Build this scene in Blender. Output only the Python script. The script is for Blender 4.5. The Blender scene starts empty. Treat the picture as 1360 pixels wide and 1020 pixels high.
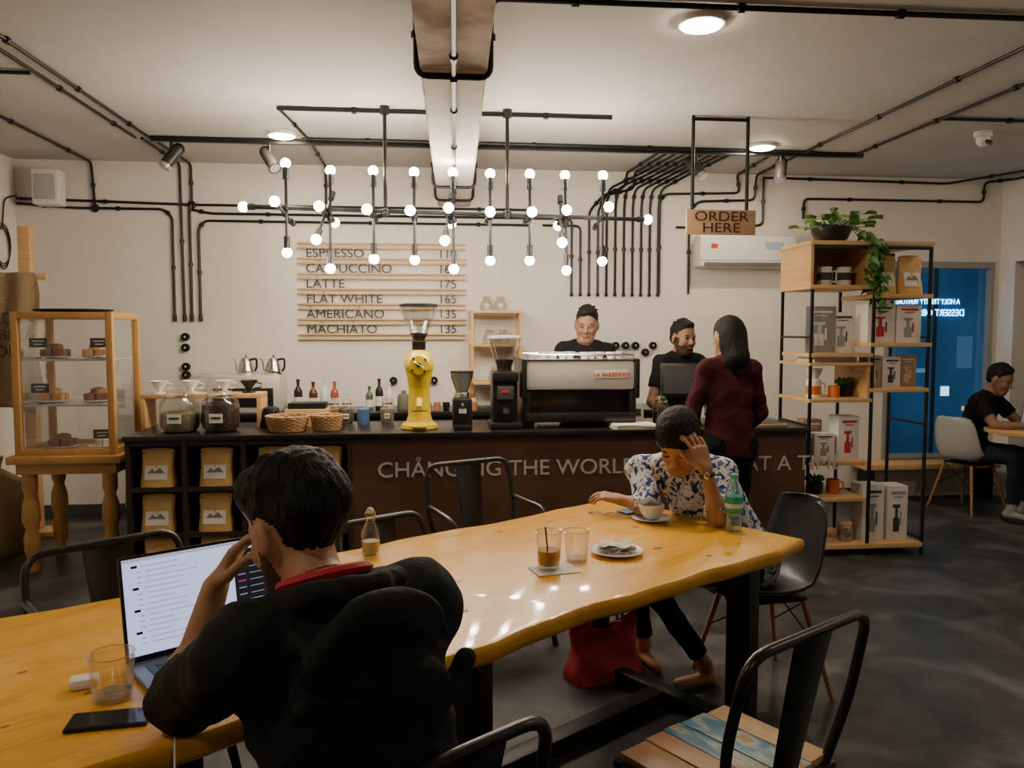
import bpy, bmesh, math, random, time
import numpy as np
from mathutils import Vector, Matrix
random.seed(7)
T0=time.time()
rad=math.radians
# ---------------------------------------------------------------- frames
def S(x,y,z=0.0):            # survey frame (rotated 6 deg from the room axes)
    c,s=math.cos(rad(6)),math.sin(rad(6))
    return Vector((x*c+y*s,-x*s+y*c,z))
def T(a,n,z=0.0):            # table frame: a along the communal table, n across it
    return Vector((.824*a-.567*n,.567*a+.824*n,z))
TA=math.atan2(.567,.824)
# ---------------------------------------------------------------- materials
MC={}
def M(name,col,rough=.5,metal=0,emit=None,es=0,bump=0,bs=30,var=0,vs=6,coat=0,stretch=None,spec=.5):
    if name in MC: return MC[name]
    m=bpy.data.materials.new(name); m.use_nodes=True
    nt=m.node_tree; N=nt.nodes; L=nt.links; b=N['Principled BSDF']
    b.inputs['Base Color'].default_value=(*col,1); b.inputs['Roughness'].default_value=rough
    b.inputs['Metallic'].default_value=metal
    b.inputs['Specular IOR Level'].default_value=spec
    if coat: b.inputs['Coat Weight'].default_value=coat; b.inputs['Coat Roughness'].default_value=.08
    if emit: b.inputs['Emission Color'].default_value=(*emit,1); b.inputs['Emission Strength'].default_value=es
    if var or bump:
        tc=N.new('ShaderNodeTexCoord'); mp=N.new('ShaderNodeMapping'); L.new(tc.outputs['Object'],mp.inputs['Vector'])
        if stretch: mp.inputs['Scale'].default_value=stretch
    if var:
        n=N.new('ShaderNodeTexNoise'); n.inputs['Scale'].default_value=vs; n.inputs['Detail'].default_value=3
        L.new(mp.outputs[0],n.inputs['Vector'])
        r=N.new('ShaderNodeValToRGB'); r.color_ramp.elements[0].position=.3; r.color_ramp.elements[1].position=.7
        r.color_ramp.elements[0].color=(*[max(0,c*(1-var)) for c in col],1)
        r.color_ramp.elements[1].color=(*[min(1,c*(1+var)) for c in col],1)
        L.new(n.outputs['Fac'],r.inputs['Fac']); L.new(r.outputs['Color'],b.inputs['Base Color'])
    if bump:
        n2=N.new('ShaderNodeTexNoise'); n2.inputs['Scale'].default_value=bs; n2.inputs['Detail'].default_value=2
        L.new(mp.outputs[0],n2.inputs['Vector'])
        bp=N.new('ShaderNodeBump'); bp.inputs['Strength'].default_value=bump; bp.inputs['Distance'].default_value=.01
        L.new(n2.outputs['Fac'],bp.inputs['Height']); L.new(bp.outputs[0],b.inputs['Normal'])
    MC[name]=m; return m
def glassmat(name,tint=(1,1,1),base=.06,rough=.03):
    if name in MC: return MC[name]
    m=bpy.data.materials.new(name); m.use_nodes=True; nt=m.node_tree; N=nt.nodes; L=nt.links
    N.remove(N['Principled BSDF']); o=N['Material Output']
    t=N.new('ShaderNodeBsdfTransparent'); t.inputs[0].default_value=(*tint,1)
    g=N.new('ShaderNodeBsdfGlossy'); g.inputs['Roughness'].default_value=rough
    lw=N.new('ShaderNodeLayerWeight'); lw.inputs['Blend'].default_value=.35
    mm=N.new('ShaderNodeMath'); mm.operation='MULTIPLY_ADD'; mm.inputs[1].default_value=.5; mm.inputs[2].default_value=base
    L.new(lw.outputs['Facing'],mm.inputs[0])
    mx=N.new('ShaderNodeMixShader'); L.new(mm.outputs[0],mx.inputs[0]); L.new(t.outputs[0],mx.inputs[1]); L.new(g.outputs[0],mx.inputs[2])
    L.new(mx.outputs[0],o.inputs['Surface']); MC[name]=m; return m
def rampmat(name,cols,kind='noise',scale=5,stretch=(1,1,1),rough=.5,coat=0,bump=0,metal=0,detail=4,dist=0,pos=None,spec=.5,es=0):
    if name in MC: return MC[name]
    m=bpy.data.materials.new(name); m.use_nodes=True; nt=m.node_tree; N=nt.nodes; L=nt.links; b=N['Principled BSDF']
    tc=N.new('ShaderNodeTexCoord'); mp=N.new('ShaderNodeMapping'); mp.inputs['Scale'].default_value=stretch
    L.new(tc.outputs['Object'],mp.inputs['Vector'])
    n=N.new('ShaderNodeTexNoise'); n.inputs['Scale'].default_value=scale; n.inputs['Detail'].default_value=detail
    n.inputs['Distortion'].default_value=dist; out=n.outputs['Fac']
    L.new(mp.outputs[0],n.inputs['Vector'])
    r=N.new('ShaderNodeValToRGB'); e=r.color_ramp.elements
    pos=pos or [i/(len(cols)-1) for i in range(len(cols))]
    while len(e)<len(cols): e.new(.5)
    for i,c in enumerate(cols): e[i].position=pos[i]; e[i].color=(*c,1)
    L.new(out,r.inputs['Fac']); L.new(r.outputs['Color'],b.inputs['Base Color'])
    if es: L.new(r.outputs['Color'],b.inputs['Emission Color']); b.inputs['Emission Strength'].default_value=es
    b.inputs['Roughness'].default_value=rough; b.inputs['Metallic'].default_value=metal; b.inputs['Specular IOR Level'].default_value=spec
    if coat: b.inputs['Coat Weight'].default_value=coat; b.inputs['Coat Roughness'].default_value=.06
    if bump:
        bp=N.new('ShaderNodeBump'); bp.inputs['Strength'].default_value=bump; bp.inputs['Distance'].default_value=.01
        L.new(out,bp.inputs['Height']); L.new(bp.outputs[0],b.inputs['Normal'])
    MC[name]=m; return m
black=M('black_paint',(.006,.006,.006),.4,0,spec=.4)
steelblk=M('black_steel',(.010,.010,.011),.32,0,spec=.6)
blackpl=M('black_plastic',(.009,.009,.010),.4,spec=.4)
white=M('white_ceramic',(.8,.8,.77),.25)
whitepl=M('white_plastic',(.72,.72,.69),.4)
steel=M('brushed_steel',(.74,.71,.66),.46,.6)
chrome=M('chrome',(.8,.8,.8),.18,1)
wood=rampmat('pine_wood',[(.40,.22,.08),(.60,.36,.15),(.68,.44,.21)],scale=3,stretch=(1,1,14),rough=.5)
woodh=rampmat('pine_wood_h',[(.44,.25,.09),(.61,.38,.16),(.70,.46,.22)],scale=3,stretch=(1,12,12),rough=.5)
kraft=M('kraft_paper',(.66,.42,.15),.65,var=.12,vs=8)
label=M('label_paper',(.70,.65,.56),.7)
labelw=M('pouch_label',(.82,.79,.72),.7)
darklabel=M('dark_ink',(.05,.04,.035),.7)
greyprint=M('grey_print',(.22,.20,.19),.7)
glass=glassmat('clear_glass',base=.05)
cgl=glassmat('case_glass',base=.02)
tablew=rampmat('varnished_slab_wood',[(.56,.21,.005),(.84,.41,.014),(.88,.46,.022),(.76,.33,.010),(.90,.49,.03)],scale=2.2,stretch=(1,7,7),rough=.33,coat=.5,dist=1.2,detail=5,pos=[.2,.38,.5,.62,.8],spec=.4)
knot=M('wood_knot',(.30,.10,.015),.4,coat=.6)
kettlem=M('kettle_steel',(.7,.7,.68),.2,1)
beans=M('coffee_beans',(.03,.014,.008),.5,bump=1,bs=90)
wick=rampmat('wicker',[(.28,.14,.05),(.62,.38,.17)],scale=60,stretch=(1,1,2),rough=.7)
yellow=M('yellow_enamel',(.68,.47,.01),.3,coat=.5)
red=M('red_leather',(.45,.025,.04),.45,bump=.15)
bulbm=M('bulb_glass',(1,1,1),.3,emit=(1,.85,.67),es=180)
dlm=M('downlight_lens',(1,1,1),.3,emit=(1,.83,.62),es=270)
# ---------------------------------------------------------------- mesh builder
class B:
    def __init__(s,name): s.n=name; s.V=[]; s.F=[]; s.I=[]; s.m=[]; s.tf=Matrix.Identity(4)
    def mi(s,mat):
        if mat not in s.m: s.m.append(mat)
        return s.m.index(mat)
    def add(s,vs,fs,mat):
        o=len(s.V); s.V+=[s.tf@Vector(v) for v in vs]; i=s.mi(mat)
        for f in fs: s.F.append([o+k for k in f]); s.I.append(i)
    def box(s,c,d,mat,rot=None,bev=0,taper=None):
        bm=bmesh.new(); bmesh.ops.create_cube(bm,size=1)
        for v in bm.verts:
            v.co=Vector((v.co.x*d[0],v.co.y*d[1],v.co.z*d[2]))
            if taper and v.co.z<0: v.co.x*=taper; v.co.y*=taper
        if bev: bmesh.ops.bevel(bm,geom=bm.edges[:],offset=bev,segments=2,profile=.6,affect='EDGES')
        mt=Matrix.Translation(c)
        if rot is not None: mt=mt@(rot if isinstance(rot,Matrix) else Matrix.Rotation(rot,4,'Z'))
        s.add([mt@v.co for v in bm.verts],[[v.index for v in f.verts] for f in bm.faces],mat); bm.free()
    def bb(s,x0,x1,y0,y1,z0,z1,mat,bev=0): s.box(((x0+x1)/2,(y0+y1)/2,(z0+z1)/2),(abs(x1-x0),abs(y1-y0),abs(z1-z0)),mat,bev=bev)
    def lathe(s,c,prof,mat,n=24,mt=None,sx=1,sy=1):
        mt=Matrix.Translation(c)@(mt if mt is not None else Matrix.Identity(4))
        vs=[];fs=[]
        for r,z in prof:
            for i in range(n):
                a=2*math.pi*i/n; vs.append(mt@Vector((r*math.cos(a)*sx,r*math.sin(a)*sy,z)))
        for j in range(len(prof)-1):
            for i in range(n): fs.append([j*n+i,j*n+(i+1)%n,(j+1)*n+(i+1)%n,(j+1)*n+i])
        if prof[0][0]>1e-5: fs.append(list(range(n))[::-1])
        if prof[-1][0]>1e-5: fs.append([(len(prof)-1)*n+i for i in range(n)])
        s.add(vs,fs,mat)
    def cyl(s,a,b,r,mat,r2=None,n=14):
        a=Vector(a);b=Vector(b);d=b-a
        q=d.to_track_quat('Z','Y').to_matrix().to_4x4()
        s.lathe(a,[(r,0),(r if r2 is None else r2,d.length)],mat,n,mt=q)
    def ball(s,c,r,mat,n=16,mt=None):
        rr=r if isinstance(r,(tuple,list)) else (r,r,r); k=max(6,n//2)
        m=(mt if mt is not None else Matrix.Identity(4))@Matrix.Diagonal((*rr,1))
        s.lathe(c,[(math.sin(math.pi*i/k)+(1e-6),-math.cos(math.pi*i/k)) for i in range(k+1)],mat,n,mt=m)
    def tube(s,pts,r,mat,n=10,closed=False,sx=1):
        pts=[Vector(p) for p in pts]; m=len(pts); R=r if isinstance(r,(list,tuple)) else [r]*m
        tg=[]
        for i in range(m):
            a=pts[(i-1)%m] if (closed or i>0) else pts[i]; b=pts[(i+1)%m] if (closed or i<m-1) else pts[i]
            tg.append((b-a).normalized())
        up=Vector((0,0,1)) if abs(tg[0].z)<.9 else Vector((1,0,0))
        nv=(up-tg[0]*up.dot(tg[0])).normalized(); vs=[];fs=[]
        for i in range(m):
            nv=(nv-tg[i]*nv.dot(tg[i])).normalized(); bv=tg[i].cross(nv)
            for k in range(n):
                a=2*math.pi*k/n; vs.append(pts[i]+(nv*math.cos(a)+bv*math.sin(a)*sx)*R[i])
        for i in range(m if closed else m-1):
            j=(i+1)%m
            for k in range(n): fs.append([i*n+k,i*n+(k+1)%n,j*n+(k+1)%n,j*n+k])
        if not closed: fs.append(list(range(n))[::-1]); fs.append([(m-1)*n+k for k in range(n)])
        s.add(vs,fs,mat)
    def surf(s,f,nu,nv,mat,closeu=False):
        vs=[f(i/(nu if closeu else nu-1),j/(nv-1)) for i in range(nu) for j in range(nv)]; fs=[]
        for i in range(nu if closeu else nu-1):
            for j in range(nv-1):
                k=(i+1)%nu; fs.append([i*nv+j,k*nv+j,k*nv+j+1,i*nv+j+1])
        s.add(vs,fs,mat)
    def obj(s,loc=(0,0,0),rz=0,parent=None,ang=38):
        me=bpy.data.meshes.new(s.n); me.from_pydata([tuple(v) for v in s.V],[],s.F)
        for m in s.m: me.materials.append(m)
        me.polygons.foreach_set('material_index',s.I); me.polygons.foreach_set('use_smooth',[True]*len(s.F))
        me.update()
        bm=bmesh.new(); bm.from_mesh(me); bmesh.ops.recalc_face_normals(bm,faces=bm.faces); bm.to_mesh(me); bm.free()
        me.set_sharp_from_angle(angle=rad(ang))
        o=bpy.data.objects.new(s.n,me); bpy.context.scene.collection.objects.link(o)
        o.location=loc; o.rotation_euler=(0,0,rz)
        if parent: o.parent=parent
        return o
def fillet(pts,r,k=4):
    pts=[Vector(p) for p in pts]; out=[pts[0]]
    for i in range(1,len(pts)-1):
        p=pts[i]; a=(pts[i-1]-p); b=(pts[i+1]-p); q=min(r,a.length*.45,b.length*.45)
        A=p+a.normalized()*q; C=p+b.normalized()*q
        for j in range(k+1):
            t=j/k; out.append(A*(1-t)**2+p*2*t*(1-t)+C*t*t)
    out.append(pts[-1]); return out
def text(body,loc,size,mat,parent=None,name='lettering',rz=0,ext=.002,align='LEFT',mirror=False,tilt=90,sx=1):
    cu=bpy.data.curves.new(name,'FONT'); cu.body=body; cu.size=size; cu.extrude=ext; cu.align_x=align
    cu.materials.append(mat)
    o=bpy.data.objects.new(name,cu); bpy.context.scene.collection.objects.link(o)
    o.location=loc; o.rotation_euler=(rad(tilt),0,rz); o.scale=((-1 if mirror else 1)*sx,1,1)
    if parent: o.parent=parent
    return o
# ---------------------------------------------------------------- room
HC=2.95
wallm=M('painted_wall',(.72,.685,.63),.75,var=.03,vs=2,spec=.3)
ceilm=M('painted_ceiling',(.48,.47,.445),.8,var=.08,vs=1.2,spec=.3)
floorm=rampmat('dark_concrete',[(.016,.016,.017),(.042,.042,.042),(.13,.127,.12)],scale=2.2,rough=.45,detail=7,dist=1.0,pos=[.32,.52,.78],spec=.4)
def slab(name,x0,x1,y0,y1,z0,z1,mat):
    b=B(name); b.bb(x0,x1,y0,y1,z0,z1,mat); return b.obj()
XL,XR,YB,YF=-3.35,5.32,7.0,-3.5
slab('floor',XL-.15,XR+2.2,YF-.15,YB+.15,-.12,0,floorm)
slab('ceiling',XL-.15,XR+2.2,YF-.15,YB+.15,HC,HC+.12,ceilm)
slab('wall_left',XL-.15,XL,YF,YB,0,HC,wallm)
slab('wall_front',XL-.15,XR+2.2,YF-.15,YF,0,HC,M('rear_wall_paint',(.35,.33,.30),.8))
b=B('wall_back')
b.bb(XL-.15,4.2,YB,YB+.15,0,HC,wallm); b.bb(4.2,5.26,YB,YB+.15,2.19,HC,wallm); b.bb(4.2,5.26,YB,YB+.15,0,.36,wallm); b.bb(5.26,XR+2.2,YB,YB+.15,0,HC,wallm); b.obj()
b=B('wall_right')
b.bb(XR,XR+.15,6.8,YB,0,HC,wallm); b.bb(XR,XR+.15,5.6,6.8,2.18,HC,wallm); b.bb(XR,XR+.15,YF,5.6,0,HC,wallm); b.obj()
b=B('wall_passage'); b.bb(XR+2.05,XR+2.2,YF,YB,0,HC,M('dark_passage_wall',(.03,.022,.018),.6)); b.obj()
b=B('window_1')
fr=M('window_frame_grey',(.30,.30,.29),.5)
b.bb(4.22,5.24,7.04,7.06,.38,2.17,rampmat('night_glass',[(.004,.014,.035),(.010,.045,.11),(.02,.075,.17)],scale=1.3,stretch=(1,1,.6),rough=.06,detail=4,pos=[.3,.5,.8],es=.75))  # opaque pane; dusk light outside is painted as blue noise with emission
b.bb(4.2,4.24,6.98,7.1,.36,2.19,fr); b.bb(5.22,5.26,6.98,7.1,.36,2.19,fr); b.bb(4.24,5.22,6.98,7.1,2.13,2.19,fr); b.bb(4.24,5.22,6.98,7.1,.36,.40,fr)
b.bb(4.70,4.73,7.02,7.04,.40,2.13,M('mullion_dark',(.02,.03,.05),.4))
lit=M('lit_shop_sign',(.1,.3,.4),.4,emit=(.4,.8,1),es=2)
b.bb(4.80,4.88,7.03,7.038,.94,1.03,lit); b.bb(4.30,4.66,7.03,7.038,1.16,1.20,M('street_glow_dim',(.05,.1,.2),.4,emit=(.10,.25,.5),es=.6)); b.bb(4.95,5.10,7.03,7.038,1.20,1.50,M('shop_pane_dim',(.01,.03,.06),.4,emit=(.05,.14,.28),es=.6)); b.bb(5.02,5.04,7.03,7.038,.8,.84,M('street_glow_warm',(.3,.2,.1),.4,emit=(1,.6,.2),es=.8))
w1=b.obj()
neon=M('neon_cyan',(.1,.4,.6),.4,emit=(.15,.6,1),es=8)
text('A HOLY TRINITY VENTURE',(4.95,7.02,1.80),.070,neon,w1,'neon_lettering',mirror=True,sx=.75)
text('DESSERT OBSESSED',(5.0,7.02,1.69),.09,neon,w1,'neon_lettering',mirror=True,sx=.85)
b=B('window_bench'); b.bb(3.9,5.2,6.72,6.98,.30,.35,woodh,.005); b.bb(3.95,4.0,6.75,6.95,0,.3,black); b.bb(5.1,5.15,6.75,6.95,0,.3,black); b.obj()
slab('baseboard_back',XL,4.2,6.985,7.0,0,.09,M('baseboard_dark',(.05,.05,.05),.5))
BA=rad(-1.9)
b=B('trim_ceiling_beam')
wp=rampmat('beam_shaded_patchy_plaster',[(.26,.19,.13),(.50,.43,.34),(.66,.60,.51)],scale=5,rough=.85,detail=6,pos=[.35,.5,.68])  # patchy plaster; its brown tone also paints the unlit near underside
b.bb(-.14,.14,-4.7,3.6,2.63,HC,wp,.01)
b.bb(-.13,.13,-.02,3.6,2.622,2.632,M('beam_plaster_lit',(.62,.60,.56),.8,var=.06,vs=4))  # paler sheet paints the far underside as the brighter, lit part
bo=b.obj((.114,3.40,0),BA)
def bmx(y): return .114+(y-3.40)*math.tan(-BA)
# ---------------------------------------------------------------- conduits
b=B('electrical_conduit'); PR=.011
def pipe(pts,fr_=.05,r=PR):
    p=fillet(pts,fr_); b.tube(p,r,black,8)
    for i in range(len(pts)-1):
        a=Vector(pts[i]);c=Vector(pts[i+1]);L=(c-a).length
        n=max(1,int(L/.7))
        for k in range(n):
            q=a.lerp(c,(k+.5)/n); d=(c-a).normalized()
            b.cyl(q-d*.015,q+d*.015,r*1.7,black,n=8)
W=6.98; CZ=2.935
pipe([(-3.33,W,2.59),(-2.9,W,2.56),(-2.18,W,2.56),(-2.11,W,2.5),(-2.11,W,1.66)])
pipe([(-2.74,3.6,CZ),(-2.74,W,CZ),(-2.72,W,2.56)])
pipe([(-2.04,6.1,CZ),(-2.04,W,CZ),(-2.03,W,1.66)])
pipe([(-1.97,6.1,CZ),(-1.95,W,CZ),(-1.95,W,2.62),(-1.97,W,2.55),(-1.97,W,1.66)])
pipe([(-3.33,W,2.63),(-1.95,W,2.60),(.0,W,2.60),(.9,W,2.60)])
pipe([(.9,W,2.47),(-1.85,W,2.47),(-1.90,W,2.4),(-1.90,W,1.68)])
pipe([(1.0,W,2.53),(-1.8,W,2.53),(-1.95,W,2.56)])
for q in [(-2.72,2.56),(-1.95,2.60)]: b.ball((q[0],W,q[1]),(.035,.015,.035),black)
for x in(-2.11,-2.03,-1.97,-1.90): b.cyl((x,W,1.63),(x,W,1.69),.016,black,n=8)
pipe([(-2.0,2.2,CZ),(-1.98,6.08,CZ)]); pipe([(-2.1,2.2,CZ),(-2.08,6.08,CZ)])
pipe([(-3.33,4.64,CZ),(-2.12,4.64,CZ)])
xa,xb=bmx(5.2)-.16,bmx(5.2)+.16
pipe([(-.92,5.2,CZ),(xa,5.2,CZ)],r=.014); pipe([(xb,5.2,CZ),(1.2,5.2,CZ)],r=.014)
pipe([(-.92,5.2,CZ),(-.85,6.0,CZ),(-.85,W,CZ),(-.85,W,2.62)])
def wrap(y,pre,post,r=PR):
    xa,xb=bmx(y)-.155,bmx(y)+.155
    pipe(pre+[(xa,y,CZ),(xa,y,2.61),(xb,y,2.61),(xb,y,CZ)]+post,r=r)
wrap(3.42,[(-3.33,3.42,CZ)],[(5.3,3.35,CZ)],.013)
wrap(6.0,[(-.9,6.0,CZ)],[(3.0,6.02,CZ)])
wrap(6.6,[],[])
pipe([(bmx(-1),-1,2.61),(bmx(6.6),6.6,2.61)])
pipe([(2.91,1.5,CZ),(2.92,6.95,CZ),(2.92,W,2.72),(2.4,W,2.70),(2.32,W,2.62),(2.32,W,1.88)])
pipe([(3.33,2.5,CZ),(3.36,6.15,CZ)])
pipe([(3.34,5.0,CZ),(5.3,5.0,CZ)])
pipe([(2.7,6.1,CZ),(2.75,W,CZ),(2.78,W,2.78),(2.1,W,2.76),(2.05,W,2.7),(2.05,W,1.88)])
pipe([(3.0,W,2.92),(4.75,W,2.9),(5.2,6.4,CZ),(5.2,4,CZ)])
pipe([(3.38,W,2.56),(3.38,W,2.74),(5.12,W,2.74),(5.12,W,2.92),(5.29,6.8,2.92),(5.29,4,2.92)])
pipe([(3.0,W,2.92),(3.0,W,2.50),(2.6,W,2.47),(2.2,W,2.47)])
for i in range(11):
    x=1.26+i*.078; xt=1.60+i*.072
    if i<4:
        pipe([(xt+.05,6.2,CZ),(xt,W,CZ),(xt,W,2.86-.02*i),(1.50+.02*i,W,2.74),(x,W,2.6),(x,W,1.88)] if i>1 else [(1.0,W,2.53-.06*i),(x,W,2.53-.06*i),(x,W,1.88)])
    else: pipe([(xt+.06,6.15,CZ),(xt-.01,W,CZ),(x+.02,W,2.80),(x,W,2.66),(x,W,1.88)])
    b.ball((x,W,1.87),.018,black,8)
b.obj()
b=B('lighting_track'); b.bb(-1.97,bmx(6.08)-.15,6.06,6.10,2.91,2.95,black,.004); b.bb(bmx(6.08)+.15,3.42,6.06,6.10,2.91,2.95,black,.004)
b.obj()
def spot(x,y,dx,dy,dz):
    b=B('track_spotlight'); b.cyl((0,0,0),(0,0,-.07),.012,black); d=Vector((dx,dy,dz)).normalized(); c=Vector((0,0,-.11))
    b.cyl(c-d*.08,c+d*.08,.045,M('spot_body',(.04,.035,.03),.35,.5)); b.cyl(c+d*.07,c+d*.095,.049,chrome,.051); b.ball(c-d*.08,.045,black)
    b.cyl(c+d*.096,c+d*.097,.040,M('spot_lens',(.5,.5,.5),.1)); b.obj((x,y,2.91))
spot(-1.83,6.08,-.5,-.3,-.8); spot(-1.14,6.08,.5,-.5,-.8); spot(2.07,6.08,.4,-.5,-.8); spot(2.75,6.08,-.25,-.4,-.9)
def downlight(x,y,r=.09):
    b=B('ceiling_downlight'); b.lathe((0,0,0),[(r+.015,0),(r+.013,-.02),(r,-.024)],whitepl,32); b.lathe((0,0,-.022),[(r,0),(r,-.006),(r*.6,-.012),(1e-4,-.014)],dlm,12)
    b.obj((x,y,HC))
for q in [(1.24,3.6,.09),(-1.02,5.9,.085),(2.52,5.9,.085),(-1.9,1.0,.08),(3.7,2.2,.08),(.8,-1.6,.08),(4.4,4.9,.065)]: downlight(*q)  # includes unseen downlights added out of frame to light the room
b=B('ceiling_security_camera'); b.lathe((0,0,0),[(.06,0),(.06,-.03),(.045,-.04)],whitepl); b.ball((0,0,-.06),.045,whitepl); b.cyl((0,-.03,-.07),(.02,-.06,-.09),.016,black); b.obj((3.90,5.35,HC))
# ---------------------------------------------------------------- chandelier
b=B('pipe_chandelier'); cy,cz=5.14,2.295
b.cyl((-1.06,cy,cz+.02),(1.36,cy,cz-.02),.013,black)
for hx in(-.26,.51):
    b.cyl((hx,cy,cz),(hx,cy,HC),.012,black); b.cyl((hx,cy,2.9),(hx,cy,2.95),.03,black)
    b.ball((hx,cy,cz),.03,black)
def rod(c,d,L,ends=(1,1)):
    c=Vector(c); d=Vector(d).normalized(); b.cyl(c-d*L,c+d*L,.009,black,n=8); b.ball(c,.022,black,8)
    for s_,e in zip((-1,1),ends):
        p=c+d*L*s_; q=d*s_
        b.cyl(p-q*.075,p,.019,black,n=10)
        if e: b.ball(p+q*.024,.031,bulbm,10)
xs=[-.87,-.60,-.335,-.08,.165,.40,.655,.885,1.13]
for i,x in enumerate(xs):
    z=cz-.018-.003*(i%2)
    if i in(1,4,7):
        rod((x,cy-.02,z-.03),(0,-.12,-1),.285); rod((x-.02,cy,z),(-.06,-1,.05),.24,(1,1)); rod((x-.03,cy-.02,z),(-.1,-.75,-.62),.26,(0,1))
    else:
        rod((x,cy,z+(.035 if i==0 else 0)),(0,0,1),.25); rod((x-.01,cy,z),(-.04,-1,.12 if i%4==0 else -.02),.25,(0,1))
for s_ in(-1,1):
    p=Vector((-1.06 if s_<0 else 1.36,cy,cz-.02*s_)); b.cyl(p,p+Vector((s_*.05,0,0)),.019,black); b.ball(p+Vector((s_*.07,0,0)),.031,bulbm,10)
b.obj()
# ---------------------------------------------------------------- order sign
b=B('hanging_order_sign'); X0,X1,Y_=1.73,2.10,5.15
for p,q in[((X0,Y_,2.93),(X1,Y_,2.93)),((X0,Y_,2.93),(X0,Y_,2.34)),((X1,Y_,2.93),(X1,Y_,2.34)),((X0,Y_,2.95),(X0,Y_,2.9)),((X1,Y_,2.95),(X1,Y_,2.9))]: b.cyl(p,q,.012,black)
b.bb(1.69,2.16,Y_-.012,Y_+.012,2.185,2.345,rampmat('sign_plywood',[(.40,.22,.12),(.55,.33,.19)],scale=4,stretch=(1,1,10),rough=.6),.003)
so=b.obj(); stencil=M('stencil_ink',(.05,.025,.015),.7)
text('ORDER',(1.925,Y_-.014,2.272),.09,stencil,so,align='CENTER',sx=1.25); text('HERE',(1.925,Y_-.014,2.198),.09,stencil,so,align='CENTER',sx=1.25)
# ---------------------------------------------------------------- menu
b=B('menu_board')
for i in range(7):
    z=2.275-i*.129
    for dz in(.020,-.020): b.bb(-1.10,.33,6.965,6.995,z+dz-.0075,z+dz+.0075,woodh,.002)
mo=b.obj(); ink=M('menu_letter_black',(.02,.02,.02),.5)
for i,(t,p) in enumerate([('ESPRESSO','110'),('CÅPPUCCINO','165'),('LÅTTE','175'),('FLÅT WHITE','165'),('ÅMERICÅNO','135'),('MÅCHIÅTO','135')]):
    z=2.275-(i+.5)*.129-.034
    text(t,(-1.03,6.975,z),.108,ink,mo,sx=1.06,ext=.004); text(p,(.09,6.975,z),.108,ink,mo,ext=.004)
# ---------------------------------------------------------------- AC, speaker, outlets
b=B('air_conditioner'); b.bb(2.36,3.24,6.80,6.995,2.11,2.39,whitepl,.03); b.bb(2.40,3.20,6.795,6.83,2.115,2.15,M('ac_vent',(.12,.12,.12),.5),.004); b.bb(2.36,3.24,6.796,6.80,2.165,2.17,M('ac_line',(.3,.3,.3),.5)); b.bb(2.46,2.52,6.797,6.80,2.27,2.31,M('sticker_red',(.6,.03,.03),.5)); b.bb(2.95,3.12,6.797,6.80,2.26,2.33,M('sticker_blue',(.35,.45,.6),.5)); b.obj()
b=B('wall_speaker'); b.bb(-3.13,-2.93,6.8,6.95,2.56,2.84,whitepl,.012); b.bb(-3.11,-2.95,6.794,6.80,2.60,2.80,M('speaker_grille',(.42,.42,.41),.6),.004); b.cyl((-3.03,6.95,2.7),(-3.03,6.995,2.7),.02,black); b.obj()
b=B('wall_switches')
for x,z in[(-2.03,1.50),(-2.03,1.41),(-2.03,1.25),(-2.03,1.18),(1.66,1.42),(1.75,1.42),(1.84,1.42),(1.93,1.36),(2.0,1.42),(-.30,1.12),(.05,1.12)]: b.cyl((x,6.995,z),(x,6.96,z),.034,black,n=18); b.ball((x,6.955,z),.010,chrome,8)
b.obj()
# ---------------------------------------------------------------- counter
brown=M('rusted_panel',(.090,.042,.025),.5,0,var=.22,vs=3,spec=.4)
topm=M('dark_countertop',(.010,.009,.009),.3)
cubm=M('cubby_dark_wood',(.030,.018,.012),.55)
b=B('service_counter')
b.bb(-1.88,2.56,5.10,5.80,.865,.90,topm,.004)
b.bb(-.50,2.54,5.13,5.15,.0,.865,brown); b.bb(2.50,2.54,5.15,5.78,0,.865,brown)
for x in(-1.87,-1.535,-1.175,-.81,-.515): b.bb(x,x+.03,5.12,5.5,0,.865,cubm)
for z in(.0,.255,.545,.835): b.bb(-1.84,-.51,5.125,5.5,z,z+.03,cubm)
b.bb(-1.84,-.51,5.49,5.51,0,.865,M('cubby_back',(.012,.01,.01),.7)); b.bb(-1.87,2.5,5.76,5.78,0,.865,cubm)
co=b.obj(); sil=M('raised_letter_steel',(.66,.66,.66),.35,.5)
text('CHÅNGING THE WORLD ONE CUP AT A TIME',(-.33,5.127,.612),.142,sil,co,'raised_lettering',sx=1.05,ext=.004)
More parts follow.
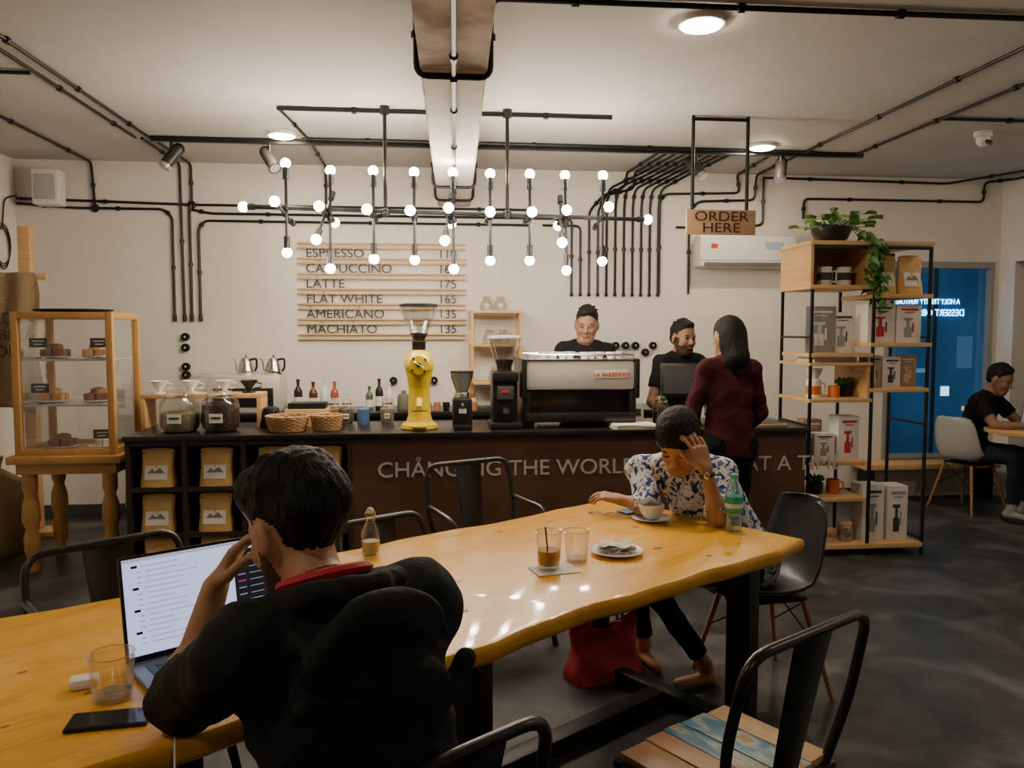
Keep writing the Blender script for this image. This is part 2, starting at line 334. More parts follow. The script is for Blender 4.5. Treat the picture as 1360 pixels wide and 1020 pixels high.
def pouch(loc,w=.2,h=.24,d=.07,rz=0,parent=None,lab=True):
    b=B('coffee_pouch')
    def f(u,v):
        a=2*math.pi*u; c,s_=math.cos(a),math.sin(a); t=v
        dd=d*(1-t**1.6)*.5+.003; ww=w*.5*(1.03-.05*math.sin(math.pi*t)-.07*t+.02*math.sin(t*9))
        x=ww*abs(c)**.35*(1 if c>0 else -1); y=dd*abs(s_)**.7*(1 if s_>0 else -1)
        y+=.004*math.sin(x*60+t*8)*t*(1-t)*4
        return (x,y,h*t-.012*t*(x/(w*.5))**4)
    b.surf(f,40,14,kraft,True); b.lathe((0,0,0),[(1e-4,0),(.5,0)],kraft,32,sx=w*.95,sy=d*.8)
    b.box((0,-.010,h*.87),(w*.94,.003,.004),darklabel)
    if lab:
        tl=math.atan((d*.5)/h); Rm=Matrix.Rotation(-tl*.9,4,'X')
        b.box((0,-d*.42,h*.38),(w*.66,.004,h*.36),labelw,rot=Rm)
        # mountain print
        y_=-d*.42-.004
        b.add([Rm@Vector((px*w,-.0035,pz*h))+Vector((0,-d*.42,h*.38)) for px,pz in((-.26,-.02),(-.12,.10),(-.03,.03),(.10,.13),(.26,-.02))],[[0,1,2,3,4]],greyprint)
        b.box((0,-d*.45,h*.29),(w*.44,.004,h*.02),darklabel,rot=Rm); b.box((0,-d*.46,h*.25),(w*.28,.004,h*.015),darklabel,rot=Rm)
    return b.obj(loc,rz,parent)
for z in(.575,.285,.03):
    for x in(-1.69,-1.34,-.98): pouch((x+random.uniform(-.01,.01),5.195,z),.21,.24,.11,random.uniform(-.08,.08))
    pouch((-.645,5.195,z),.185,.24,.10)
# ---------------------------------------------------------------- counter-top things
CT=.90
def glass_jar(loc,r,h,fill=beans,fh=.6,lid=True,nm='glass_storage_jar'):
    b=B(nm)
    b.lathe((0,0,0),[(r*.8,0),(r*.97,.012),(r,.05),(r,h*.62),(r*.93,h*.74),(r*.72,h*.82),(r*.7,h*.86)],glass,32)
    b.lathe((0,0,.006),[(r*.78,0),(r*.95,.03),(r*.95,h*fh),(r*.6,h*fh+.012),(1e-4,h*fh+.015)],fill,28)
    if lid: b.lathe((0,0,h*.86),[(r*.75,0),(r*.77,.012),(r*.6,.03),(r*.2,.04),(r*.12,.05),(r*.2,.065),(1e-4,.075)],glass,28); b.lathe((0,0,h*.85),[(r*.76,0),(r*.76,.01)],chrome,28)
    b.box((0,-r-.001,h*.35),(r*.7,.002,h*.22),whitepl); b.box((0,-r-.003,h*.36),(r*.5,.002,h*.05),darklabel)
    return b.obj(loc)
greenb=M('green_beans',(.16,.13,.07),.6,bump=1,bs=90)
glass_jar((-1.60,5.34,CT),.125,.27,greenb,.42); glass_jar((-1.345,5.34,CT),.12,.27,beans,.62)
b=B('wooden_pourover_stand'); b.bb(-1.90,-1.12,5.50,5.72,1.10,1.13,woodh,.004); b.bb(-1.90,-1.87,5.5,5.72,.90,1.10,wood,.003); b.bb(-1.15,-1.12,5.5,5.72,.90,1.10,wood,.003); b.obj()
def dripper(loc,m=white):
    b=B('coffee_dripper'); b.lathe((0,0,0),[(.045,0),(.045,.008),(.018,.012),(.018,.025),(.062,.085),(.058,.085),(.016,.03)],m,24)
    b.tube([(.05,0,.07),(.085,0,.06),(.08,0,.035),(.035,0,.03)],.005,m,8); b.obj(loc)
dripper((-1.80,5.58,1.13)); dripper((-1.60,5.6,1.13)); dripper((-1.38,5.6,1.13)); dripper((-1.22,5.6,1.13),blackpl)
def basket(loc,r,h):
    b=B('wicker_basket'); n=9
    b.lathe((0,0,0),[(1e-4,.004),(r*.8,.004)],wick,28)
    for i in range(n):
        t=i/(n-1); rr=r*(.82+.18*t); z=.008+h*t
        b.tube([(rr*math.cos(a)+.004*math.cos(14*a+i*math.pi)*math.cos(a),rr*math.sin(a)+.004*math.cos(14*a+i*math.pi)*math.sin(a),z) for a in[2*math.pi*k/56 for k in range(56)]],h/n*.62,wick,6,closed=True)
    for k in range(28):
        a=2*math.pi*k/28; b.cyl((r*.8*math.cos(a),r*.8*math.sin(a),0),(r*math.cos(a),r*math.sin(a),h+.01),.004,wick,n=5)
    for k in range(9):
        b.box((random.uniform(-.5,.5)*r,random.uniform(-.5,.5)*r,h*.85),(.08,.05,.006),kraft if k%2 else label,rot=Matrix.Rotation(random.uniform(0,3),4,'Z')@Matrix.Rotation(random.uniform(-.4,.4),4,'X'))
    b.obj(loc)
basket((-.915,5.30,CT),.135,.09); basket((-.665,5.32,CT),.10,.09)
b=B('pour_kettle'); b.lathe((0,0,0),[(.07,0),(.075,.01),(.055,.11),(.05,.13),(.03,.14),(.01,.145),(.012,.16),(1e-4,.165)],blackpl,24); b.tube([(-.06,0,.03),(-.11,0,.05),(-.12,0,.10),(-.15,0,.13)],.007,blackpl,8); b.tube([(.055,0,.11),(.12,0,.12),(.12,0,.05),(.11,0,.03)],.01,blackpl,8); b.obj((-1.06,5.52,CT),2)
b=B('wooden_tray_box'); b.bb(-.97,-.68,5.5,5.7,.90,1.02,woodh,.004); b.bb(-.95,-.70,5.52,5.68,1.0,1.06,blackpl,.004); b.obj()
b=B('yellow_coffee_grinder')
b.lathe((0,0,0),[(.12,0),(.125,.008),(.12,.03),(.088,.05),(.075,.09),(.072,.25),(.072,.30)],yellow,28,sy=.95)
b.ball((0,0,.43),(.10,.11,.105),yellow,24); b.lathe((0,0,.28),[(.072,0),(.08,.05),(.09,.1)],yellow,24)
fx=Matrix.Rotation(rad(90),4,'X'); b.lathe((0,-.09,.43),[(.075,0),(.075,.03),(.06,.045),(1e-4,.048)],yellow,28,mt=fx)
for k in range(4): a=k*math.pi/2+.7; b.cyl((.055*math.cos(a),-.132,.43+.055*math.sin(a)),(.055*math.cos(a),-.142,.43+.055*math.sin(a)),.008,blackpl,n=8)
b.cyl((0,-.135,.43),(0,-.146,.43),.015,blackpl); b.cyl((-.03,-.145,.45),(.03,-.145,.41),.005,chrome)
b.lathe((0,0,.52),[(.045,0),(.045,.05),(.05,.06)],blackpl,20)
hopg=glassmat('hopper_plastic',(.9,.9,.88),.22,.15)
b.lathe((0,0,.58),[(.04,0),(.045,.02),(.118,.20),(.122,.235)],hopg,32); b.lathe((0,0,.585),[(.036,0),(.06,.05),(1e-4,.055)],beans,24); b.lathe((0,0,.81),[(.128,0),(.128,.014),(.1,.022),(1e-4,.025)],blackpl,32)
b.cyl((0,-.07,.2),(0,-.12,.15),.022,yellow); b.bb(-.05,.05,-.16,-.06,.02,.035,yellow,.004); b.tube([(-.05,-.09,.13),(-.05,-.13,.13),(.05,-.13,.13),(.05,-.09,.13)],.006,chrome,8)
b.obj((-.06,5.34,CT))
b=B('coffee_grinder'); b.box((0,0,.10),(.13,.17,.20),blackpl,bev=.015); b.box((0,-.08,.015),(.12,.16,.03),blackpl,bev=.008); b.lathe((0,0,.2),[(.05,0),(.055,.03),(.05,.04)],chrome); b.lathe((0,0,.24),[(.04,0),(.075,.10),(.078,.13)],glassmat('smoke_glass',(.4,.4,.4))); b.lathe((0,0,.37),[(.08,0),(.078,.012),(1e-4,.016)],blackpl); b.cyl((0,-.06,.17),(0,-.12,.15),.014,chrome); b.box((0,-.088,.12),(.05,.003,.03),whitepl); b.obj((.225,5.36,CT))
b=B('espresso_grinder'); b.box((0,0,.02),(.21,.30,.04),blackpl,bev=.01); b.box((0,.03,.20),(.17,.20,.36),blackpl,bev=.025); b.box((0,0,.345),(.18,.22,.07),steelblk,bev=.02); b.box((0,-.085,.24),(.11,.04,.09),M('grinder_panel',(.06,.06,.065),.3),bev=.006)
b.box((0,-.108,.25),(.05,.004,.02),red); b.cyl((0,-.08,.14),(0,-.14,.12),.022,chrome); b.lathe((0,0,.38),[(.05,0),(.055,.04),(.105,.19),(.112,.22)],glassmat('smoke_glass2',(.85,.83,.8),.22,.15),32); b.lathe((0,0,.385),[(.045,0),(.05,.035),(.065,.07),(1e-4,.08)],beans); b.lathe((0,0,.60),[(.116,0),(.116,.012),(.09,.02),(1e-4,.022)],M('clear_lid',(.45,.45,.45),.2),32)
b.obj((.51,5.36,CT))
b=B('espresso_machine')
b.box((0,0,.355),(.74,.46,.20),steel,bev=.02)
for s_ in(-1,1): b.box((s_*.385,0,.33),(.035,.50,.27),steelblk,bev=.015); b.box((s_*.36,-.02,.13),(.05,.40,.24),blackpl,bev=.012)
b.box((0,.03,.18),(.70,.34,.18),M('machine_dark',(.05,.045,.04),.2,.6),bev=.01); b.box((0,-.02,.07),(.74,.46,.06),steelblk,bev=.01)
for s_ in(-.3,.3):
    for y in(-.17,.17): b.cyl((s_,y,0),(s_,y,.05),.025,chrome)
b.box((0,-.02,.458),(.74,.44,.006),chrome); b.tube([(-.36,-.22,.49),(.36,-.22,.49)],.006,chrome,8); b.tube([(-.36,.2,.49),(.36,.2,.49)],.006,chrome,8)
for s_ in(-.36,.36): b.tube([(s_,-.22,.49),(s_,.2,.49)],.006,chrome,8); b.cyl((s_,-.22,.455),(s_,-.22,.49),.005,chrome)
b.box((.21,-.232,.36),(.22,.006,.05),label)
for k in range(9): b.lathe((-.22+.065*k+random.uniform(-.01,.01),random.uniform(-.12,.05),.461),[(.02,0),(.034,.03),(.036,.045),(.03,.045)],white,14)
for k in(-.18,.0,.18): b.lathe((k,.13,.16),[(.035,0),(.035,.06)],chrome,18)
eo=b.obj((1.02,5.50,CT)); text('LA MARZOCCO',(.21,-.237,.347),.036,M('logo_red',(.6,.02,.02),.5),eo,align='CENTER',sx=.95)
b=B('point_of_sale_monitor'); b.box((0,0,.005),(.2,.18,.01),blackpl,bev=.004); b.cyl((0,.02,0),(0,.04,.2),.025,blackpl); b.box((0,.0,.30),(.36,.02,.24),blackpl,rot=Matrix.Rotation(rad(-12),4,'X'),bev=.006); b.box((0,-.016,.30),(.32,.006,.2),M('monitor_back',(.02,.02,.022),.5),rot=Matrix.Rotation(rad(-12),4,'X')); b.obj((1.84,5.56,CT),rad(-12))
glass_jar((1.60,5.36,CT),.06,.19,beans,.5,nm='glass_coffee_jar')
b=B('counter_card'); b.box((0,0,.07),(.09,.004,.14),whitepl,rot=Matrix.Rotation(rad(-10),4,'X')); b.box((0,-.004,.075),(.05,.003,.05),darklabel,rot=Matrix.Rotation(rad(-10),4,'X')); b.box((0,.02,.004),(.09,.06,.008),whitepl); b.obj((1.47,5.5,CT))
b=B('cash_tray'); b.box((0,0,.012),(.34,.22,.024),M('tray_wood',(.35,.25,.15),.5),bev=.006); b.box((0,0,.026),(.30,.18,.006),darklabel); b.obj((2.25,5.25,CT))
b=B('stack_of_menus')
for k in range(5): b.box((random.uniform(-.01,.01),0,.004+k*.006),(.28,.2,.005),label,rot=random.uniform(-.1,.1))
b.obj((1.36,5.22,CT))
b=B('cutlery_tray'); b.box((0,0,.01),(.22,.14,.02),M('tray_wood2',(.35,.25,.15),.5),bev=.004)
for k in range(7): b.cyl((-.09,-.05+k*.016,.024),(.09,-.05+k*.016+.004,.024),.004,chrome,n=6)
b.obj((1.62,5.20,CT))
# ---------------------------------------------------------------- back counter
b=B('back_counter'); b.bb(-1.93,2.2,6.42,6.985,.86,.90,topm,.004); b.bb(-1.93,2.2,6.45,6.985,0,.86,cubm); b.obj()
b=B('steel_water_boiler'); b.bb(-1.73,-1.17,6.46,6.8,.90,1.20,steel,.02); b.bb(-1.68,-1.22,6.452,6.46,.95,1.10,steelblk,.005); b.obj()
def kettle(loc):
    b=B('gooseneck_kettle'); b.lathe((0,0,0),[(.07,0),(.075,.01),(.07,.04),(.05,.10),(.045,.12),(.03,.135),(.008,.14),(.01,.155),(1e-4,.165)],kettlem,24); b.tube([(.06,0,.02),(.10,0,.03),(.105,0,.08),(.12,0,.12),(.145,0,.125)],.007,kettlem,8); b.tube(fillet([(-.045,0,.12),(-.11,0,.13),(-.11,0,.06),(-.09,0,.03)],.02),.009,blackpl,8); b.obj(loc,rad(150))
kettle((-1.46,6.62,1.20)); kettle((-1.24,6.6,1.20))
b=B('glass_cookie_jar'); b.lathe((0,0,0),[(.12,0),(.13,.02),(.13,.22),(.09,.27),(.09,.28)],glass,24); b.lathe((0,0,.28),[(.095,0),(.09,.02),(.03,.03),(.03,.05),(1e-4,.055)],glass,24); b.lathe((0,0,.01),[(.11,0),(.12,.16),(1e-4,.17)],M('filters_white',(.6,.58,.52),.8),20); b.obj((-1.79,6.6,CT))
for x,h,r,m_,nm in[(-1.05,.26,.035,blackpl,'syrup_bottle'),(-.93,.24,.035,M('brown_bottle',(.10,.03,.01),.2),'syrup_bottle'),(-.84,.26,.033,whitepl,'squeeze_bottle'),(-.76,.24,.033,M('red_bottle',(.35,.05,.03),.3),'squeeze_bottle'),(-.48,.20,.03,M('green_bottle',(.05,.12,.05),.3),'syrup_bottle'),(-.40,.26,.032,blackpl,'syrup_bottle'),(-.32,.23,.03,whitepl,'squeeze_bottle'),(.36,.22,.03,M('amber_bottle',(.2,.08,.02),.2),'syrup_bottle')]:
    b=B(nm); b.lathe((0,0,0),[(r,0),(r,h*.6),(r*.9,h*.66),(r*.35,h*.78),(r*.35,h*.92),(r*.45,h*.93),(r*.45,h),(1e-4,h)],m_,16); b.lathe((0,0,h*.15),[(r*1.02,0),(r*1.02,h*.3)],label,16); b.obj((x,6.6,.90))
for x,m_ in[(-.66,M('jar_brown',(.25,.15,.08),.4)),(-.57,greenb),(-.29,M('jar_khaki',(.3,.25,.15),.4))]: glass_jar((x,5.68,CT),.05,.16,m_,.6,nm='glass_spice_jar')
b=B('blue_canister'); b.lathe((0,0,0),[(.04,0),(.042,.01),(.042,.11),(.03,.12),(1e-4,.122)],M('blue_tin',(.08,.16,.32),.4),20); b.obj((-.45,5.60,CT))
b=B('lidded_tumbler'); b.lathe((0,0,0),[(.05,0),(.055,.01),(.055,.10),(.045,.13),(.02,.14),(.02,.16),(1e-4,.165)],M('olive_tin',(.12,.14,.09),.5),20); b.obj((-.20,6.6,CT))
b=B('measuring_cups')
for k in range(7): b.lathe((k*.075,0,0),[(.025,0),(.03,.05),(.03,.07),(.026,.07)],[white,chrome,M('terracotta_cup',(.4,.16,.08),.5),blackpl][k%4],14)
b.obj((-.08,6.52,CT))
b=B('knife_block'); b.bb(.55,.72,6.5,6.62,.90,1.02,wood,.004); b.obj()
b=B('wooden_ladder_shelf')
for x in(.37,.78):
    for y in(6.72,6.95): b.bb(x-.012,x+.012,y-.012,y+.012,.90,1.73,wood,.002)
for z in(1.10,1.42,1.70): b.bb(.36,.79,6.70,6.97,z,z+.022,woodh,.002)
b.obj()
for x,z in[(.5,1.722),(.62,1.722),(.52,1.442),(.64,1.442),(.57,1.122)]:
    b=B('glass_coffee_server'); b.lathe((0,0,0),[(.05,0),(.06,.02),(.055,.06),(.03,.10),(.038,.12),(.034,.12)],hopg,20); b.tube([(.035,0,.10),(.07,0,.09),(.07,0,.05),(.055,0,.03)],.005,hopg,8); b.obj((x,6.83,z))
# ---------------------------------------------------------------- display case
b=B('pastry_display_case'); x0,x1,y0,y1,z0,z1=-2.60,-1.99,5.3,5.80,.76,1.67; t=.042
caw=rampmat('case_oak',[(.34,.16,.04),(.48,.25,.075),(.58,.32,.11)],scale=3,stretch=(6,6,1),rough=.45)
for x in(x0,x1-t):
    for y in(y0,y1-t): b.bb(x,x+t,y,y+t,z0,z1,caw,.004)
for z in(z0,z1-t):
    for y in(y0,y1-t): b.bb(x0+t,x1-t,y,y+t,z,z+t,caw,.003)
    for x in(x0,x1-t): b.bb(x,x+t,y0+t,y1-t,z,z+t,caw,.003)
b.bb(x0+t,x1-t,y0+t,y1-t,z0+.005,z0+.02,caw); b.bb(x0+.01,x1-.01,y0+.01,y1-.01,z1-.02,z1,caw)
for z in(1.07,1.36): b.bb(x0+t,x1-t,y0+.03,y1-.03,z,z+.012,M('glass_shelf_edge',(.45,.5,.48),.15))
for p in[(x0+t,x1-t,y0+.02,y0+.025),(x0+t,x1-t,y1-.02,y1-.015)]: b.bb(*p,z0+t,z1-t,cgl)
for x in(x0+.02,x1-.025): b.bb(x,x+.005,y0+t,y1-t,z0+t,z1-t,cgl)
b.obj()
cake=M('brown_cake',(.20,.08,.035),.7,bump=.5,bs=60); tart=M('golden_pastry',(.50,.25,.08),.6,bump=.4,bs=50); cr=M('pastry_cream',(.65,.5,.35),.5)
for x,z,m_ in[(-2.43,1.374,cake),(-2.17,1.374,tart),(-2.45,1.084,tart),(-2.17,1.084,cake),(-2.40,.782,cake),(-2.15,.782,cr)]:
    b=B('plated_pastry'); b.lathe((0,0,0),[(.05,0),(.09,.008),(.095,.014),(1e-4,.01)],white,24)
    if m_ is cr: b.lathe((0,0,.012),[(.05,0),(.055,.04),(.04,.06),(1e-4,.065)],m_,16)
    else:
        for k in range(4): b.box((-.04+.08*(k%2),-.03+.06*(k//2),.035),(.07,.05,.045),m_,bev=.008)
        b.lathe((0,0,.055),[(.05,0),(.045,.03),(.02,.04),(1e-4,.04)],m_,12)
    b.obj((x,5.52,z))
for x,z in[(-2.47,1.475),(-2.10,1.475),(-2.47,1.185),(-2.10,.885)]:
    b=B('chalk_price_tag'); b.box((0,0,0),(.11,.006,.06),black,bev=.002); b.box((0,-.004,.01),(.07,.002,.006),whitepl); b.box((0,-.004,-.01),(.05,.002,.006),whitepl); b.cyl((0,0,-.03),(0,0,-.095),.003,chrome); b.lathe((0,0,-.1),[(.02,0),(.015,.008)],blackpl); b.obj((x,5.38,z))
b=B('serving_tray'); b.lathe((0,0,0),[(.14,0),(.20,.012),(.205,.022),(.19,.016),(1e-4,.006)],blackpl,36,sx=1.2); b.obj((-2.32,5.55,1.67))
b=B('turned_leg_table'); b.bb(-2.64,-1.95,5.26,5.84,.71,.76,caw,.008); b.bb(-2.60,-1.99,5.30,5.80,.64,.71,caw,.004)
for x in(-2.54,-2.05):
    for y in(5.35,5.75): b.lathe((x,y,0),[(.03,0),(.04,.03),(.028,.07),(.045,.14),(.05,.22),(.035,.28),(.055,.34),(.05,.44),(.032,.50),(.045,.54),(.045,.65)],caw,20)
b.obj()
burl=rampmat('burlap',[(.20,.13,.07),(.34,.235,.13)],scale=70,rough=.9,bump=.6)
b=B('burlap_sack')
b.surf(lambda u,v:(-.21+.42*u+.02*math.sin(v*9),.05+.025*math.sin(u*14+v*3)-.03*v,1.0-1.0*v*(1-.04*math.sin(u*5))),26,26,burl)
b.surf(lambda u,v:(-.21+.42*u+.02*math.sin(v*9),.10+.01*math.sin(u*12+v*3),1.0-1.0*v),20,20,burl)
so=b.obj((-3.10,6.2,.98)); text('SEEDS\nARABICA\nINDIA',(0,-.02,.62),.12,M('sack_ink',(.03,.03,.03),.8),so,align='CENTER')
b=B('wooden_coat_post'); b.bb(-3.02,-2.94,6.32,6.40,0,2.33,wood,.004); b.bb(-3.15,-2.81,6.25,6.47,0,.04,wood,.004); b.bb(-3.28,-2.83,6.32,6.35,1.93,1.98,wood,.004); b.obj()
b=B('floor_burlap_bag'); b.lathe((0,0,0),[(.20,0),(.27,.10),(.26,.35),(.20,.52),(.08,.60),(.10,.68),(1e-4,.66)],burl,24); b.obj((-3.03,5.8,0))
b=B('cable_coil')
for k in range(3): b.tube([(.0,.10*math.cos(a)*(1+.1*k),.16*math.sin(a)+.02*k) for a in[2*math.pi*i/24 for i in range(24)]],.005,blackpl,6,closed=True)
b.tube(fillet([(0,0,.16),(0,.05,.4),(.02,.2,.45)],.05),.006,blackpl,6); b.obj((XL+.015,6.75,2.2))
# ---------------------------------------------------------------- retail shelf
sx0,sx1,sy0,sy1=2.57,3.41,5.15,5.60; sm=3.01
b=B('retail_shelving_unit')
for x in(sx0,sm,sx1):
    for y in(sy0,sy1): b.bb(x-.009,x+.009,y-.009,y+.009,0,2.12,black)
for y in(sy0,sy1): b.bb(sx0,sx1,y-.009,y+.009,2.10,2.12,black)
for z in(.10,.9,1.5):
    b.bb(sx0-.009,sx0+.009,sy0,sy1,z,z+.015,black); b.bb(sx1-.009,sx1+.009,sy0,sy1,z,z+.015,black)
def board(xa,xb,z,th=.028): b.bb(xa,xb,sy0-.012,sy1+.012,z-th,z,woodh,.003)
board(sx0-.02,sx1+.02,2.155)
board(sx0-.02,sm-.01,1.86); b.bb(sx0-.02,sx0,sy0-.012,sy1,1.86,2.125,wood); b.bb(sm-.03,sm-.01,sy0-.012,sy1,1.86,2.125,wood); b.bb(sx0,sm-.02,sy1-.02,sy1,1.86,2.125,woodh)
board(sm,sx1+.02,1.80); board(sm-.02,sx1+.02,1.47); board(sx0,sm,1.40)
board(sx0-.01,sm,1.335,.02); board(sx0-.01,sm,1.09,.025); board(sm-.01,sx1+.01,1.16)
b.bb(sm-.03,sm-.012,sy0,sy1,1.09,1.32,wood)
board(sx0,sm-.02,.66); board(sx0,sm-.02,.41); board(sx0-.01,sx1,.085,.035)
b.obj()
SY=5.30
def pbox(x,z,w,h,d,mcol,pic,accent,y=SY,rz=0,nm='product_box'):
    b=B(nm); b.box((0,0,h/2),(w,d,h),M('carton_'+mcol[0],mcol[1],.5),bev=.002)
    pm=M('print_'+pic[0],pic[1],.5); am=M('print_'+accent[0],accent[1],.5); f=-d/2-.0015
    b.box((-w*.05,f,h*.28),(w*.30,.003,h*.26),pm,bev=.001); b.box((-w*.05,f,h*.50),(w*.12,.003,h*.20),pm); b.box((-w*.05,f-.0005,h*.63),(w*.36,.003,h*.06),pm)
    b.box((w*.02,f,h*.88),(w*.7,.003,h*.05),am); b.box((w*.02,f,h*.80),(w*.4,.003,h*.02),am); b.box((w*.16,f-.0008,h*.40),(w*.05,.003,h*.25),am)
    b.obj((x,y,z),rz)
Wt=('white',(.70,.67,.63)); Dk=('dark',(.04,.035,.035)); Rd=('red',(.45,.03,.03)); Br=('brown',(.34,.21,.12)); Gy=('grey',(.28,.28,.29)); Tn=('tan',(.5,.4,.28)); Ok=('ochre',(.55,.38,.15))
pouch((3.12,SY-.06,1.80),.175,.27,.09); pouch((3.31,SY-.06,1.80),.175,.27,.09); pouch((3.20,SY+.12,1.80),.16,.25,.08)
pbox(3.11,1.47,.20,.27,.16,Wt,Rd,Dk); pbox(3.31,1.47,.18,.26,.16,Wt,Gy,Rd); pbox(3.20,1.47,.2,.24,.10,Ok,Dk,Dk,y=5.48)
pbox(3.08,1.16,.10,.22,.12,Tn,Wt,Dk); pbox(3.20,1.16,.13,.21,.14,Wt,Dk,Dk); pbox(3.335,1.16,.12,.22,.12,Br,Tn,Wt,rz=-.2)
pbox(2.70,1.40,.22,.32,.012,Gy,Wt,Wt,y=5.28,nm='magazine'); pbox(2.89,1.40,.18,.28,.012,Wt,Gy,Dk,y=5.34,nm='magazine',rz=-.1)
b=B('stacked_magazines')
for k in range(5): b.box((0,0,.005+k*.011),(.32,.24,.010),[label,whitepl][k%2],rot=random.uniform(-.08,.08))
b.obj((2.78,5.34,1.335))
pbox(2.90,.66,.15,.30,.14,Wt,Rd,Rd); pbox(2.73,.66,.15,.18,.12,Wt,Gy,Dk); pbox(2.72,.66,.14,.26,.10,Br,Tn,Wt,y=5.45)
pbox(3.09,.085,.16,.39,.16,Wt,Gy,Dk); pbox(3.27,.085,.15,.38,.16,Wt,Dk,Gy)
def mug(loc,m_,r=.042,h=.09,rz=0,band=None):
    b=B('coffee_mug'); b.lathe((0,0,0),[(r*.85,0),(r,.01),(r,h),(r*.9,h),(r*.88,.012),(1e-4,.01)],m_,22); b.tube(fillet([(r*.95,0,h*.8),(r*1.7,0,h*.8),(r*1.7,0,h*.25),(r*.95,0,h*.2)],.02),.006,m_,8)
    if band: b.lathe((0,0,h*.3),[(r*1.01,0),(r*1.01,h*.4)],band,22)
    b.obj(loc,rz)
org=M('orange_enamel',(.65,.16,.03),.4)
mug((2.73,SY,1.86),white,.05,.13,0,darklabel); mug((2.87,SY,1.86),white,.05,.13,3.1,darklabel)
mug((2.83,SY,.41),org,.045,.10); mug((2.81,SY-.02,1.09),org,.04,.08,1)
b=B('pourover_set'); b.lathe((0,0,0),[(.05,0),(.05,.12),(.03,.13),(.06,.20),(.055,.2)],white,24); b.lathe((0,0,.02),[(.0515,0),(.0515,.06)],org,24); b.tube([(.05,0,.1),(.085,0,.09),(.085,0,.04),(.05,0,.03)],.006,white,8); b.obj((2.67,SY,1.09))
b=B('glass_granola_jar'); b.lathe((0,0,0),[(.05,0),(.055,.01),(.055,.09),(.045,.11)],hopg,20); b.lathe((0,0,.004),[(.048,0),(.05,.07),(1e-4,.075)],M('granola',(.35,.24,.12),.7),20); b.lathe((0,0,.11),[(.048,0),(.048,.02),(1e-4,.02)],woodh,20); b.obj((2.90,SY-.05,.085))
leafm=M('plant_leaf',(.07,.20,.03),.45,var=.35,vs=20)
def leaf(b,p,d,up,L,w):
    p=Vector(p); d=Vector(d).normalized(); r_=d.cross(Vector(up)).normalized(); n_=r_.cross(d)
    pr=[(0,0),(.06,.55),(.25,1),(.5,.85),(.75,.5),(1,0)]
    vs=[p+d*L*t+r_*w*.5*q+n_*.012*q for t,q in pr]+[p+d*L*t-n_*.006-Vector((0,0,.25*L*t*t)) for t,q in pr]+[p+d*L*t-r_*w*.5*q+n_*.012*q for t,q in pr]
    fs=[]
    for i in range(5): fs+= [[i,i+1,7+i,6+i],[6+i,7+i,13+i,12+i]]
    b.add(vs,fs,leafm)
b=B('potted_pothos'); b.lathe((0,0,0),[(.06,0),(.11,.03),(.135,.09),(.135,.11),(.12,.11),(.10,.08)],blackpl,28); b.lathe((0,0,.09),[(.12,0),(1e-4,.01)],M('potting_soil',(.03,.02,.015),.9),20)
random.seed(3)
for k in range(38):
    a=random.uniform(0,6.28); rr=random.uniform(.02,.24); p=Vector((rr*math.cos(a),rr*math.sin(a),.10+random.uniform(0,.10)))
    b.tube([(0,0,.09),(p.x*.6,p.y*.6,p.z),p],.0025,leafm,5); leaf(b,p,(math.cos(a),math.sin(a),.2),(0,0,1),random.uniform(.06,.10),random.uniform(.045,.07))
for x0_,y0_,ln in[(.12,-.08,.42),(.17,-.10,.36),(.10,-.14,.30),(.20,-.02,.5),(.15,-.12,.46)]:
    pts=[(0,0,.10),(x0_*.6,y0_*.6,.15),(x0_,y0_-.05,.05)]+[(x0_+.05*math.sin(k*.9)+.02*k,y0_-.08,.05-ln*k/7) for k in range(1,8)]
    b.tube(pts,.003,leafm,5)
    for k in range(2,len(pts)):
        for _ in range(2):
            a=random.uniform(0,6.28); leaf(b,pts[k],(math.cos(a),-abs(math.sin(a))*.6-.2,-.5),(0,-1,.4),random.uniform(.06,.09),random.uniform(.05,.065))
b.obj((2.79,5.34,2.155))
for loc in[(2.92,5.34,1.09),(2.70,SY,.41),(2.72,SY,.085)]:
    b=B('potted_succulent'); b.lathe((0,0,0),[(.035,0),(.05,.01),(.055,.08),(.045,.08),(.04,.06),(1e-4,.06)],blackpl,20)
    for k in range(18):
        a=k*2.4; leaf(b,(0,0,.06),(math.cos(a),math.sin(a),.9+.5*(k%3)),(0,0,1),.09,.035)
    b.obj(loc)
